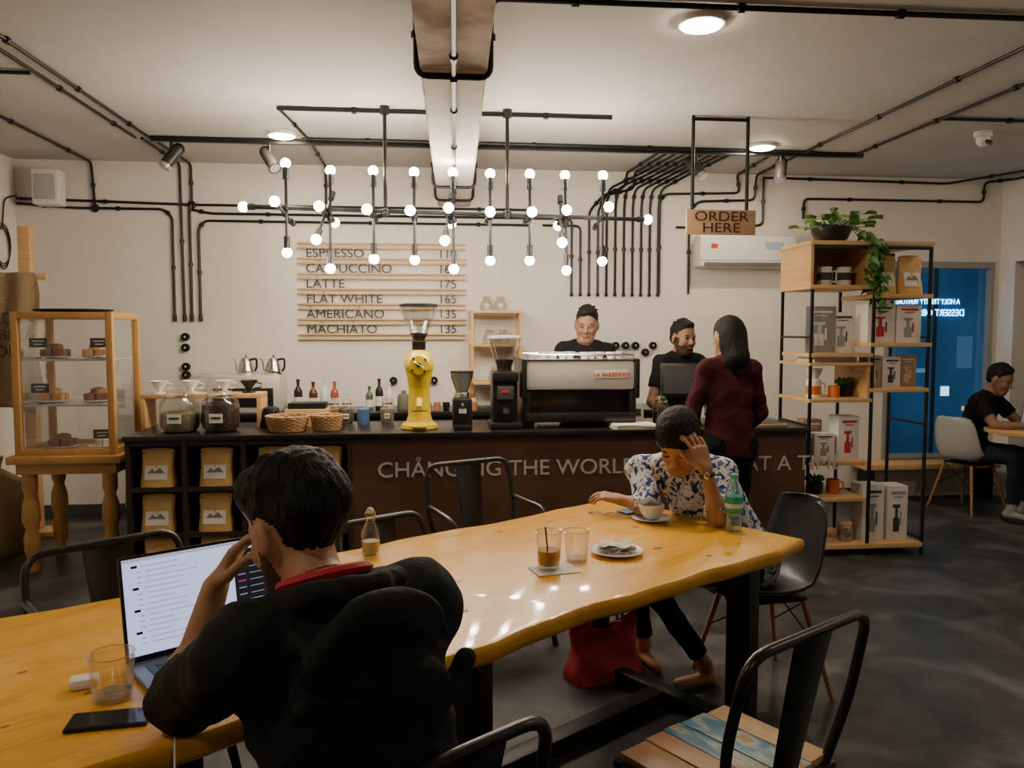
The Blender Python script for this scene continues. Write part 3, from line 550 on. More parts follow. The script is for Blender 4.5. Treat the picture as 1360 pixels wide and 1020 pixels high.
# ---------------------------------------------------------------- tables
def slabtable(name,a0,a1,n0,n1,legs,seed):
    rnd=random.Random(seed); b=B(name); L=a1-a0; Wd=n1-n0; N=64
    ph=[rnd.uniform(0,6) for _ in range(6)]
    def wob(x,k): return .014*math.sin(x*4.1+ph[k])+.008*math.sin(x*9.7+ph[k+1])+.004*math.sin(x*23+ph[k])
    out=[]
    for i in range(N): x=a0+L*i/(N-1); out.append((x,n0+wob(x,0)))
    for i in range(1,12): y=n0+Wd*i/12; out.append((a1+.006*math.sin(y*6),y))
    for i in range(N): x=a1-L*i/(N-1); out.append((x,n1+wob(x,3)))
    for i in range(1,12): y=n1-Wd*i/12; out.append((a0,y))
    ca,cn=(a0+a1)/2,(n0+n1)/2; m=len(out); lay=[(.016,.75),(.005,.748),(0,.742),(-.002,.725),(.004,.705),(.018,.690),(.03,.688)]
    vs=[]
    for ins,z in lay:
        for x,y in out:
            sx_=1-ins*2/L; sy_=1-ins*2/Wd; vs.append((ca+(x-ca)*sx_,cn+(y-cn)*sy_,z))
    fs=[[j*m+i,j*m+(i+1)%m,(j+1)*m+(i+1)%m,(j+1)*m+i] for j in range(len(lay)-1) for i in range(m)]
    fs.append(list(range(m))); fs.append([(len(lay)-1)*m+i for i in range(m)][::-1])
    b.add(vs,fs,tablew)
    for _ in range(14):
        x,y=rnd.uniform(a0+.1,a1-.1),rnd.uniform(n0+.1,n1-.1); r=rnd.uniform(.005,.015)
        b.lathe((x,y,.7502),[(r,0),(r*.5,.0004),(1e-4,.0004)],knot,16,sx=1.7)
    for a in legs:
        for n in(n0+.12,n1-.12): b.bb(a-.035,a+.035,n-.05,n+.05,.0,.688,black,.004)
        b.bb(a-.035,a+.035,n0+.17,n1-.17,0,.06,black,.004); b.bb(a-.035,a+.035,n0+.17,n1-.17,.63,.688,black,.004)
    b.bb(legs[0]+.035,legs[-1]-.035,cn-.04,cn+.04,.0,.06,black,.004)
    return b.obj((0,0,0),TA)
slabtable('communal_table',1.05,2.83,1.57,2.57,(1.30,2.60),1)
slabtable('communal_table',-.75,1.035,1.57,2.57,(-.5,.78),2)
# ---------------------------------------------------------------- metal chairs
def metal_chair(loc,rz,w=.36,top=.85,woodseat=False,arms=False,planks=False):
    b=B('metal_cafe_chair'); h=w/2
    for sx_ in(-1,1):
        b.tube([(sx_*h*.80,.15,.44),(sx_*(h+.03),.20,0)],[.022,.014],steelblk,8)
        b.tube([(sx_*h*.80,-.15,.44),(sx_*(h+.03),-.24,0)],[.022,.014],steelblk,8)
    b.tube([(-h*.9,.17,.30),(h*.9,.17,.30)],.008,steelblk,8)
    for sx_ in(-1,1): b.tube([(sx_*h*.93,.17,.27),(sx_*h*.93,-.19,.27)],.008,steelblk,8)
    b.box((0,0,.44),(w,.36,.03),steelblk,bev=.012)
    if planks:
        pm=[rampmat('plank_brown',[(.20,.09,.035),(.40,.21,.09),(.50,.29,.13)],scale=4,stretch=(3,.8,1),rough=.4,dist=.8),
            rampmat('plank_blue',[(.02,.10,.20),(.05,.22,.36),(.40,.46,.42),(.35,.19,.08),(.45,.27,.12)],scale=4,stretch=(3,.8,1),rough=.4,dist=1.2,pos=[.3,.45,.53,.56,.8]),
            rampmat('plank_tan',[(.34,.19,.08),(.55,.36,.17),(.62,.42,.22)],scale=4,stretch=(3,.8,1),rough=.4,dist=.8)]
        ws=[.10,.075,.07,.10,.085]; x=-sum(ws)/2
        for k,q in enumerate(ws):
            b.box((x+q/2,.0,.463+.001*(k%2)),(q-.004,.35-.012*abs(k-2),.022),pm[[0,0,1,1,2][k]],bev=.004); x+=q
    elif woodseat: b.box((0,.0,.462),(w-.02,.35,.02),woodseat,bev=.006)
    bw=h+.03
    b.tube(fillet([(-h*.85,-.16,.44),(-bw,-.19,.62),(-bw+.01,-.24,top),(bw-.01,-.24,top),(bw,-.19,.62),(h*.85,-.16,.44)],.075,6),.013,steelblk,10)
    if arms:
        for sx_ in(-1,1): b.tube(fillet([(sx_*bw,-.20,.68),(sx_*(bw+.01),.10,.66),(sx_*h*.9,.15,.45)],.08,6),.012,steelblk,8)
    def f(u,v): z=.45+(top-.45)*v; return ((-1+2*u)*(.05+.025*v),-.165-.075*v**1.1-.012*math.cos((u-.5)*3),z)
    b.surf(f,7,10,steelblk); b.surf(lambda u,v:(f(u,v)[0],f(u,v)[1]-.006,f(u,v)[2]),7,10,steelblk)
    return b.obj(loc,rz)
p=T(1.70,1.15); metal_chair((p.x,p.y,0),TA-.05,.45,.86,planks=True)
p=T(.80,1.285); metal_chair((p.x,p.y,0),TA+.02,.33,.84,wood)
p=T(2.45,3.02); metal_chair((p.x,p.y,0),TA+math.pi-.15,.44,.875,wood,True)
p=T(1.68,2.56); metal_chair((p.x,p.y,0),TA+math.pi,.36,.785,wood)
p=T(.72,2.74); metal_chair((p.x,p.y,0),TA+math.pi+.1,.46,.82,wood,True)
def shell_chair(loc,rz,mat,nm='moulded_shell_chair'):
    b=B(nm)
    prof=[(.22,.43),(.19,.445),(.10,.435),(0,.43),(-.10,.435),(-.17,.46),(-.205,.53),(-.225,.62),(-.245,.72),(-.26,.80),(-.262,.825)]
    wid=[.20,.225,.235,.24,.235,.23,.225,.215,.20,.165,.10]
    def f(u,v):
        q=v*(len(prof)-1); i=min(int(q),len(prof)-2); t=q-i
        y=prof[i][0]*(1-t)+prof[i+1][0]*t; z=prof[i][1]*(1-t)+prof[i+1][1]*t; w=wid[i]*(1-t)+wid[i+1]*t
        s_=-1+2*u; e=abs(s_)**3; seat=max(0,1-v*1.9)
        return (s_*w,y+e*.07*(1-seat) ,z+e*(.06*seat+.09*(1-abs(v-.5)*2)*.6))
    b.surf(f,15,30,mat)
    lw=M('chair_dowel_wood',(.34,.16,.07),.5)
    for x in(-1,1):
        for y in(-1,1): b.tube([(x*.13,y*.12,.41),(x*.22,y*.21,0)],[.014,.010],lw,8); b.tube([(x*.13,y*.12,.40),(-x*.17,y*.165,.22)],.004,black,6)
    b.box((0,0,.415),(.28,.26,.015),black)
    o=b.obj(loc,rz,ang=60); sol=o.modifiers.new('thick','SOLIDIFY'); sol.thickness=.006
    return o
p=S(1.09,3.42); shell_chair((p.x,p.y,0),rad(97),M('black_shell',(.02,.02,.023),.35))
p=S(3.95,6.85); shell_chair((p.x,p.y,0),rad(-75),M('grey_shell',(.42,.42,.41),.5))
# ---------------------------------------------------------------- table-top things
TZ=.751
def tumbler(loc,r,h,liq=None,nm='drinking_glass'):
    b=B(nm); b.lathe((0,0,0),[(r*.82,0),(r*.84,.004),(r,h),(r-.002,h),(r*.80,.014),(1e-4,.012)],glass,28)
    b.tube([(r*math.cos(a),r*math.sin(a),h) for a in[2*math.pi*k/28 for k in range(28)]],.0014,hopg,5,closed=True)
    b.lathe((0,0,.001),[(r*.80,0),(r*.80,.012),(1e-4,.012)],hopg,24)
    if liq: b.lathe((0,0,.014),[(r*.78,0),(r*.86,h*liq[0]),(1e-4,h*liq[0])],liq[1],24); b.tube([(0,0,.02),(-.012,.0,h*1.12)],.003,black,8)
    return b.obj(loc)
tea=M('iced_coffee',(.22,.055,.012),.15)
b=B('paper_napkin'); b.box((0,0,.001),(.15,.11,.002),label,rot=.2); b.obj((.415,2.60,TZ))
tumbler((.40,2.62,TZ+.002),.045,.125,(.38,tea)); tumbler((.51,2.70,TZ),.045,.105)
b=B('saucer_with_tissue'); b.lathe((0,0,0),[(.05,0),(.06,.003),(.095,.014),(.093,.016),(.055,.006),(1e-4,.005)],white,36)
tis=M('tissue_paper',(.78,.74,.68),.8)
random.seed(5)
for k in range(6): b.surf(lambda u,v,k=k:(-.06+.12*u+.01*math.sin(k*3+v*7),-.035+.07*v+.008*math.sin(u*9+k),.016+.006*k*.6+.007*math.sin(u*8+k*2)*math.sin(v*6+k)),8,8,tis)
b.obj((.67,2.77,TZ))
b=B('cappuccino_cup'); b.lathe((0,0,0),[(.04,0),(.05,.004),(.082,.014),(.08,.016),(.045,.007),(1e-4,.006)],white,36); b.lathe((0,0,.007),[(.024,0),(.032,.005),(.05,.035),(.054,.062),(.05,.062),(.046,.056)],white,32); b.lathe((0,0,.06),[(.049,0),(1e-4,.003)],M('milk_foam',(.55,.30,.12),.5),28); b.tube(fillet([(.048,0,.055),(.08,0,.056),(.078,0,.028),(.042,0,.024)],.014),.005,white,8)
b.obj((.935,3.25,TZ),1.2)
b=B('water_bottle'); pb=glassmat('pet_plastic',(.8,.93,.95),.2)
b.lathe((0,0,0),[(.028,0),(.034,.006),(.035,.06),(.032,.065),(.035,.07),(.035,.15),(.030,.175),(.014,.205),(.013,.212)],pb,28); b.lathe((0,0,.075),[(.0358,0),(.0358,.065)],M('teal_label',(.02,.40,.36),.4),28); b.lathe((0,0,.095),[(.036,0),(.036,.018)],whitepl,28); b.lathe((0,0,.21),[(.016,0),(.016,.018),(1e-4,.018)],M('teal_cap',(.1,.55,.45),.4),20); b.obj((1.215,3.05,TZ))
b=B('flip_top_glass_bottle'); b.lathe((0,0,0),[(.03,0),(.033,.006),(.033,.08),(.025,.10),(.012,.125),(.012,.145),(.015,.15)],glass,24); b.ball((0,0,.158),(.013,.013,.012),label); b.tube([(.014,0,.12),(.018,0,.15),(0,0,.17),(-.018,0,.15),(-.014,0,.12)],.0018,chrome,6); b.lathe((0,0,.008),[(.03,0),(.03,.04),(1e-4,.04)],M('syrup',(.35,.28,.17),.2)); b.obj((-.21,2.86,TZ))
tumbler((-.69,1.775,TZ),.048,.10)
b=B('earbud_case'); b.box((0,0,.012),(.06,.045,.024),white,bev=.010,rot=.3); b.obj((-.775,1.84,TZ))
b=B('smartphone'); b.box((0,0,.004),(.155,.075,.008),blackpl,bev=.003); b.box((0,0,.0084),(.148,.068,.0006),M('phone_glass',(.005,.005,.006),.08)); b.obj((-.655,1.665,TZ),.12)
b=B('charging_cable'); b.tube(fillet([(-.575,1.672,.757),(-.53,1.64,.757),(-.50,1.58,.757),(-.47,1.48,.757),(-.455,1.43,.757),(-.445,1.40,.66)],.03),.0022,whitepl,6); b.cyl((-.578,1.672,.757),(-.55,1.665,.757),.004,whitepl); b.obj()
b=B('smartphone'); b.box((0,0,.004),(.14,.07,.008),M('blue_case',(.03,.12,.35),.4),bev=.003); b.obj((.90,3.42,TZ),.5)
b=B('earphones'); b.tube(fillet([(0,0,.002),(.03,.03,.004),(.07,-.01,.002),(.05,-.04,.004),(.10,.02,.003),(.12,-.02,.002)],.02),.002,whitepl,6); b.ball((0,0,.006),.006,whitepl,8); b.ball((.12,-.02,.006),.006,whitepl,8); b.obj((.70,3.40,TZ))
b=B('paper_slip'); b.box((0,0,.0006),(.10,.14,.001),label,rot=TA); b.obj((.03,2.27,TZ))
b=B('laptop'); lw_=.385
alu=M('laptop_aluminium',(.22,.22,.23),.35,.8)
b.box((0,-.12,.008),(lw_,.25,.015),alu,bev=.004); b.box((0,-.085,.0165),(lw_*.84,.11,.001),blackpl); b.box((0,-.19,.0165),(.11,.07,.0008),M('trackpad',(.16,.16,.17),.3))
for r_ in range(5):
    for c_ in range(13): b.box((-.132+c_*.022,-.045-r_*.02,.0175),(.018,.016,.0015),M('key_black',(.01,.01,.01),.5))
tl=rad(-12); Rm=Matrix.Rotation(tl,4,'X'); b.tf=Matrix.Translation((0,0.004,.014))@Rm
b.box((0,.003,.125),(lw_,.006,.25),blackpl,bev=.0025); b.box((0,.0065,.125),(lw_-.001,.002,.248),alu)
scr=M('laptop_screen',(.0,.0,.0),.3,emit=(.60,.64,.95),es=1.2); b.box((0,-.0005,.128),(lw_-.016,.001,.228),scr)
sl=M('screen_text',(.02,.02,.03),.4,emit=(.3,.3,.42),es=.8); sd=M('screen_dark',(.01,.01,.012),.3,emit=(.02,.02,.03),es=.5); sr=M('screen_red',(.2,.02,.03),.4,emit=(.5,.05,.08),es=1)
random.seed(11)
for k in range(15):
    z=.222-k*.013; x0_=-.168 if k%4 else -.178
    b.box((x0_+.02,-.0015,z),(.010,.0008,.0022),sl)
    L=random.uniform(.05,.13); b.box((x0_+.035+L/2,-.0015,z),(L,.0008,.0015),sl)
    if k%4==0: b.box((x0_+.02,-.0018,z),(.014,.0008,.006),blackpl)
b.box((0,-.0015,.238),(lw_-.016,.0008,.007),M('screen_bar',(.3,.3,.35),.4,emit=(.4,.4,.5),es=1))
b.box((.128,-.002,.155),(.095,.0008,.13),sd)
for k in range(7): b.box((.100,-.0028,.207-k*.017),(.02,.0008,.003),sr if k%3==1 else sl); b.box((.138,-.0028,.207-k*.017),(.035,.0008,.002),sl)
b.tf=Matrix.Identity(4)
p=T(.692,1.975); b.obj((p.x,p.y,TZ),TA)
b=B('red_handbag')
def bag(u,v):
    c,s_=math.cos(2*math.pi*u),math.sin(2*math.pi*u)
    w_=.175*(1-.10*v)+.012*math.sin(8*v+1); d_=.10*(1-.85*v**1.4)+.008
    x=w_*abs(c)**.55*(1 if c>0 else -1); y=d_*abs(s_)**.8*(1 if s_>0 else -1)
    f_=.010*math.sin(22*x+9*v)*(1-abs(c)**4)
    return (x,y+f_*(1 if s_>0 else -1),.245*v-.03*v*(x/.16)**2*-.6-.02*v*math.cos(x*12))
b.surf(bag,64,20,red,True)
b.lathe((0,0,.006),[(1e-4,0),(.5,0)],red,30,sx=.35,sy=.18)
for y in(-.022,.022): b.tube(fillet([(-.09,y*1.6,.19),(-.085,y,.25),(-.05,y*3.2,.33),(.05,y*3.2,.33),(.085,y,.25),(.09,y*1.6,.19)],.05,5),.007,red,8)
b.tube([(-.15,.0,.235),(0,.0,.226),(.15,0,.235)],.006,M('dark_red_trim',(.16,.008,.012),.5),8); b.obj((.78,3.46,0),.3)
b=B('round_cafe_table'); b.lathe((0,0,.715),[(.36,0),(.38,.006),(.38,.03),(.37,.034),(1e-4,.034)],woodh,48); b.cyl((0,0,.02),(0,0,.715),.035,black); b.lathe((0,0,0),[(.24,0),(.24,.012),(.05,.03),(.04,.05)],black,32); b.cyl((0,0,.69),(0,0,.715),.12,black); b.obj((4.92,5.96,0))
rt=Vector((4.92,5.96,.749))
b=B('laptop'); b.box((0,-.1,.008),(.32,.22,.014),alu,bev=.003); b.box((0,.04,.115),(.32,.008,.21),alu,rot=Matrix.Rotation(rad(-15),4,'X'),bev=.002); b.box((0,.033,.115),(.30,.002,.19),M('laptop_screen_dim',(.02,.02,.03),.3,emit=(.3,.3,.4),es=.5),rot=Matrix.Rotation(rad(-15),4,'X')); b.obj((rt.x+.02,rt.y+.02,rt.z),rad(-70))

# ================================================================= PEOPLE
def nrm(v): v=np.array(v,float); return v/np.linalg.norm(v)
class Hum:
    def __init__(s,h): s.p=[]; s.h=h
    def cap(s,a,b_,ra,rb,tag,k=.03,flat=None,cut=0,bias=0): s.p.append(('c',np.array(a,float),np.array(b_,float),ra,rb,tag,k,flat,cut,bias))
    def ell(s,c,r,ax,tag,k=.02,sub=False,bias=0): s.p.append(('s' if sub else 'e',np.array(c,float),np.array(r,float),np.array(ax,float),tag,k,bias))
    @staticmethod
    def ev(p,P):
        if p[0]=='c':
            _,a,b_,ra,rb,tag,k,flat,cut,bias=p; ba=b_-a; l2=ba@ba+1e-12; pa=P-a
            t=np.clip(pa@ba/l2,0,1); q=pa-t[...,None]*ba; q2=(q*q).sum(-1)
            if flat is not None:
                f,s_=flat; f=np.array(f,float); c=q@f; q2=q2+c*c*(1/s_**2-1)
            d=np.sqrt(q2)-(ra+(rb-ra)*t)
            if flat is not None: d=d*(.5+.5*flat[1])
            if cut&2: d=np.maximum(d,(P-b_)@(ba/np.sqrt(l2)))
            if cut&1: d=np.maximum(d,-(P-a)@(ba/np.sqrt(l2)))
            return d
        _,c,r,ax,tag,k,bias=p; q=(P-c)@ax.T; k0=np.sqrt(((q/r)**2).sum(-1))+1e-9; k1=np.sqrt(((q/r**2)**2).sum(-1))+1e-9
        return k0*(k0-1)/k1
    def build(s):
        h=s.h; lo=[];hi=[]
        bx=[]
        for p in s.p:
            if p[0]=='c': m=max(p[3],p[4])+.03+p[6]*.5; l=np.minimum(p[1],p[2])-m; u=np.maximum(p[1],p[2])+m
            else: m=p[2].max()+.03+p[5]*.5; l=p[1]-m; u=p[1]+m
            bx.append((l,u)); lo.append(l); hi.append(u)
        lo=np.min(lo,0); hi=np.max(hi,0); n=((hi-lo)/h).astype(int)+2
        D=np.full(n,.2,np.float32)
        for p,(l,u) in zip(s.p,bx):
            i0=np.maximum(((l-lo)/h).astype(int),0); i1=np.minimum(((u-lo)/h).astype(int)+2,n)
            g=np.stack(np.meshgrid(*[lo[k]+h*np.arange(i0[k],i1[k]) for k in range(3)],indexing='ij'),-1)
            d=Hum.ev(p,g); sl=tuple(slice(i0[k],i1[k]) for k in range(3)); A=D[sl]; kk=p[6] if p[0]=='c' else p[5]
            if p[0]=='s': d=-d; hh=np.maximum(kk-np.abs(A-d),0)/kk; D[sl]=np.maximum(A,d)+hh*hh*kk/4
            else: hh=np.maximum(kk-np.abs(A-d),0)/kk; D[sl]=np.minimum(A,d)-hh*hh*kk/4
        ins=D<0; nx,ny,nz=D.shape
        cs=[(i,j,k) for i in(0,1) for j in(0,1) for k in(0,1)]
        cnt=np.zeros((nx-1,ny-1,nz-1),np.int8)
        for i,j,k in cs: cnt+=ins[i:nx-1+i,j:ny-1+j,k:nz-1+k]
        act=(cnt>0)&(cnt<8); idx=np.argwhere(act); mp=-np.ones(act.shape,np.int64); mp[act]=np.arange(len(idx))
        cv={c:D[idx[:,0]+c[0],idx[:,1]+c[1],idx[:,2]+c[2]] for c in cs}
        acc=np.zeros((len(idx),3)); ct=np.zeros(len(idx))
        for a in cs:
            for ax in range(3):
                if a[ax]==0:
                    b_=list(a); b_[ax]=1; b_=tuple(b_); va,vb=cv[a],cv[b_]; m=(va<0)!=(vb<0)
                    t=np.where(m,va/(va-vb+1e-12),0); pos=np.tile(np.array(a,float),(len(idx),1)); pos[:,ax]+=t
                    acc+=pos*m[:,None]; ct+=m
        V=lo+h*(idx+acc/ct[:,None]); F=[]
        for ax in range(3):
            o1,o2=[k for k in range(3) if k!=ax]
            s0=[slice(1,None)]*3; s1=[slice(1,None)]*3; s0[ax]=slice(0,-1)
            A=ins[tuple(s0)]; Bb=ins[tuple(s1)]; e=np.argwhere(A!=Bb); base=e.copy()
            for k in(o1,o2): base[:,k]+=1
            fl=A[e[:,0],e[:,1],e[:,2]]
            def cell(d1,d2):
                q=base.copy(); q[:,o1]-=d1; q[:,o2]-=d2; q=np.minimum(q,np.array(act.shape)-1); return mp[q[:,0],q[:,1],q[:,2]]
            Q=np.stack([cell(1,1),cell(0,1),cell(0,0),cell(1,0)],1)
            if ax==1: fl=~fl
            Q=np.where(fl[:,None],Q,Q[:,::-1]); Q=Q[(Q>=0).all(1)]; F.append(Q)
        return V,np.concatenate(F)
def finish(hum,name,mats,parent,over=None,fold=.004,hairn=.0014):
    V,F=hum.build()
    n=np.cross(V[F[:,2]]-V[F[:,0]],V[F[:,3]]-V[F[:,1]]); vn=np.zeros_like(V)
    for k in range(4): np.add.at(vn,F[:,k],n)
    vn/=np.linalg.norm(vn,axis=1)[:,None]+1e-12
    ps=[p for p in hum.p if p[0]!='s']; tags=[p[5] if p[0]=='c' else p[4] for p in ps]; bias=[p[9] if p[0]=='c' else p[6] for p in ps]
    ut=sorted(set(tags)|set(mats))
    def cls(P):
        best=np.full(len(P),9.); lab=np.zeros(len(P),int)
        for p,t,bs in zip(ps,tags,bias):
            d=Hum.ev(p,P)+bs; m=d<best; best[m]=d[m]; lab[m]=ut.index(t)
        return lab
    vl=cls(V)
    cloth=np.isin(vl,[ut.index(t) for t in ut if t in('top','bottom')]); hair=np.isin(vl,[ut.index(t) for t in ut if t=='hair'])
    P=V
    w=np.sin(P[:,0]*31+2.2*np.sin(P[:,2]*17+P[:,1]*9))+np.sin(P[:,2]*38+2.5*np.sin(P[:,0]*15-P[:,1]*13))+.6*np.sin(P[:,1]*47+2*np.sin(P[:,2]*22))
    w=w+.5*(1-np.abs(np.sin(P[:,2]*52+P[:,0]*23+2*np.sin(P[:,1]*19))))*2+1.2*(1-np.abs(np.sin(P[:,2]*24-P[:,0]*19+2.4*np.sin(P[:,1]*14+P[:,0]*7))))**2
    V=V+vn*(fold*w*cloth*.5)[:,None]
    wh=np.sin(P[:,0]*230+3*np.sin(P[:,2]*60)+2*np.sin(P[:,1]*90))+np.sin(P[:,1]*210+3*np.sin(P[:,0]*70))+.6*np.sin(P[:,2]*90+2*np.sin(P[:,1]*60))
    V=V+vn*(hairn*wh*hair)[:,None]
    fc=P[F].mean(1); fl=cls(fc)
    if over: fl=over(fc,fl,ut)
    me=bpy.data.meshes.new(name); me.from_pydata(V.tolist(),[],F.tolist())
    for t in ut: me.materials.append(mats[t])
    me.polygons.foreach_set('material_index',fl.astype(np.int32)); me.polygons.foreach_set('use_smooth',[True]*len(F)); me.update()
    o=bpy.data.objects.new(name,me); bpy.context.scene.collection.objects.link(o); o.parent=parent; return o
def hand(h,W,f,n,t,curl=(.3,.35,.4,.45),s=1,k=.008,tag='skin',spread=.0):
    W=np.array(W,float); f=nrm(f); n=np.array(n,float); n=nrm(n-f*(n@f)); t0=np.array(t,float); t=np.cross(f,n); t=t if t@t0>0 else -t
    L=[.072,.080,.074,.058]; rr=[.0088,.009,.0086,.0076]
    for i in range(4):
        off=(.030-.020*i); K=W+(f*(.088-.004*abs(i-1))+t*off)*s
        h.cap(W+t*off*.6*s,K,.016*s,.0115*s,tag,.012)
        d=nrm(f+t*spread*(1.5-i)); ang=0; p=K; r=rr[i]*s
        for j,fr_ in enumerate((.45,.30,.25)):
            ang+=curl[i]*(1 if j else .8); dd=d*math.cos(ang)+n*math.sin(ang); q=p+dd*L[i]*fr_*s
            h.cap(p,q,r,r*.93,tag,.004); p=q; r*=.93
    a=W+(f*.02+t*.022)*s; b_=a+nrm(f*.55+t*.7+n*.35)*.045*s; c=b_+nrm(f*.85+t*.35+n*.3)*.032*s; d=c+nrm(f*.95+t*.1+n*.35)*.026*s
    h.cap(a,b_,.016*s,.0115*s,tag,.012); h.cap(b_,c,.011*s,.010*s,tag,.006); h.cap(c,d,.010*s,.0085*s,tag,.004)
def head(h,C,fwd,up,s=1.,hair='short',parent=None,mats=None,closed=False,fem=False):
    fwd=nrm(fwd); up=np.array(up,float); rt=nrm(np.cross(fwd,up)); up=np.cross(rt,fwd); C=np.array(C,float); R=np.stack([rt,fwd,up])
    def H(x,y,z): return C+(rt*x+fwd*y+up*z)*s
    A=lambda *r: np.array(r)*s
    h.ell(H(0,-.012,.035),A(.073,.094,.083),R,'skin',.02)
    h.ell(H(0,.025,-.035),A(.055 if fem else .059,.062,.078),R,'skin',.04)
    h.cap(H(-.014,.066,-.097),H(.014,.066,-.097),.017*s,.017*s,'skin',.03)
    for x in(-1,1):
        h.cap(H(x*.055,.0,-.03),H(x*.03,.055,-.092),.018*s,.016*s,'skin',.03)
        h.ell(H(x*.036,.062,-.022),A(.02,.018,.02),R,'skin',.025)
        h.ell(H(x*.080,-.008,-.005),A(.011,.020,.033),R,'skin',.006,bias=-.006)
        h.ell(H(x*.031,.088,.006),A(.018,.014,.011),R,'skin',.012,sub=True)
        h.ell(H(x*.010,.094,-.029),A(.009,.009,.008),R,'skin',.008)
    h.cap(H(-.034,.069,.025),H(.034,.069,.025),.012*s,.012*s,'skin',.015)
    h.cap(H(0,.082,.014),H(0,.103,-.024),.0075*s,.0115*s,'skin',.012)
    h.cap(H(-.017,.083,-.060),H(.017,.083,-.060),.0075*s,.0075*s,'skin',.010)
    if hair=='short':
        h.ell(H(0,-.026,.054),A(.079,.096,.083),R,'hair',.008)
        h.ell(H(0,-.062,.005),A(.066,.048,.06),R,'hair',.012)
        h.ell(H(0,.020,.108),A(.055,.045,.026),R,'hair',.02)
        h.ell(H(.02,.045,.100),A(.03,.03,.022),R,'hair',.01)
        for x in(-1,1): h.cap(H(x*.064,.008,.045),H(x*.066,.004,.018),.013*s,.007*s,'hair',.012)
        rn=random.Random(9)
        for k in range(26):
            th=rn.uniform(0,6.28); ph=rn.uniform(.05,.95); d=np.array([math.sin(ph)*math.cos(th)*.076,math.sin(ph)*math.sin(th)*.093-.028,.056+math.cos(ph)*.083])
            e=d+np.array([rn.uniform(-.018,.018),rn.uniform(-.004,.026),rn.uniform(-.006,.010)])
            h.cap(H(*d),H(*e),.010*s,.005*s,'hair',.008)
    elif hair=='long':
        h.ell(H(0,-.02,.045),A(.083,.103,.088),R,'hair',.01)
        h.ell(H(0,-.06,-.03),A(.076,.055,.09),R,'hair',.03)
    elif hair=='tied':
        h.ell(H(0,-.018,.048),A(.081,.098,.083),R,'hair',.008)
        h.ell(H(0,-.065,-.005),A(.066,.045,.06),R,'hair',.015)
        h.ell(H(0,-.115,.0),A(.04,.035,.04),R,'hair',.02)
        for x in(-1,1): h.cap(H(x*.066,.03,.06),H(x*.073,.012,-.01),.012*s,.008*s,'hair',.01)
    fb=B('face_details'); Rm=Matrix([[rt[0],fwd[0],up[0],0],[rt[1],fwd[1],up[1],0],[rt[2],fwd[2],up[2],0],[0,0,0,1]])
    eyew=M('eye_white',(.5,.47,.43),.3); iris=M('iris_dark',(.02,.01,.008),.2); lip=mats['lip']
    for x in(-1,1):
        fb.ball(H(x*.031,.067,.005),(.0145*s,.0115*s,.009*s),mats['skin'] if closed else eyew,14,mt=Rm)
        if closed: fb.tube([H(x*.018,.0775,.001),H(x*.031,.0805,-.002),H(x*.044,.075,.001)],.0020*s,mats['hair'],6)
        else: fb.ball(H(x*.031,.0765,.005),(.0072*s,.003*s,.0072*s),iris,10,mt=Rm); fb.tube([H(x*.017,.077,.008),H(x*.031,.080,.014),H(x*.045,.074,.009)],.0026*s,mats['hair'],6)
        fb.tube([H(x*.014,.081,.024),H(x*.032,.082,.031),H(x*.050,.071,.026)],[.003*s,.0045*s,.002*s],mats['hair'],6)
    fb.ball(H(0,.0885,-.0565),(.021*s,.006*s,.0045*s),lip,12,mt=Rm); fb.ball(H(0,.088,-.064),(.018*s,.0065*s,.005*s),lip,12,mt=Rm)
    fb.obj(parent=parent)
    return H,C,R
def skinmats(nm,skin,hairc,topc,botc,shoec=(.02,.02,.02),topmat=None,tspec=.12):
    sk=M('skin_'+nm,skin,.5,var=.08,vs=14,spec=.35)
    return {'skin':sk,'hair':M('hair_'+nm,hairc,.6,bump=.7,bs=60,stretch=(3,3,.8),spec=.2),'top':topmat or M('top_'+nm,topc,.85,bump=.2,bs=120,spec=tspec),
       'bottom':M('bottom_'+nm,botc,.85,spec=.15),'shoe':M('shoe_'+nm,shoec,.5),'lip':M('lip_'+nm,tuple(c*f for c,f in zip(skin,(1.0,.65,.65))),.45),
       'beard':M('beard_'+nm,tuple(s_*.22+h_*.7 for s_,h_ in zip(skin,hairc)),.8,bump=.8,bs=300,spec=.2)}
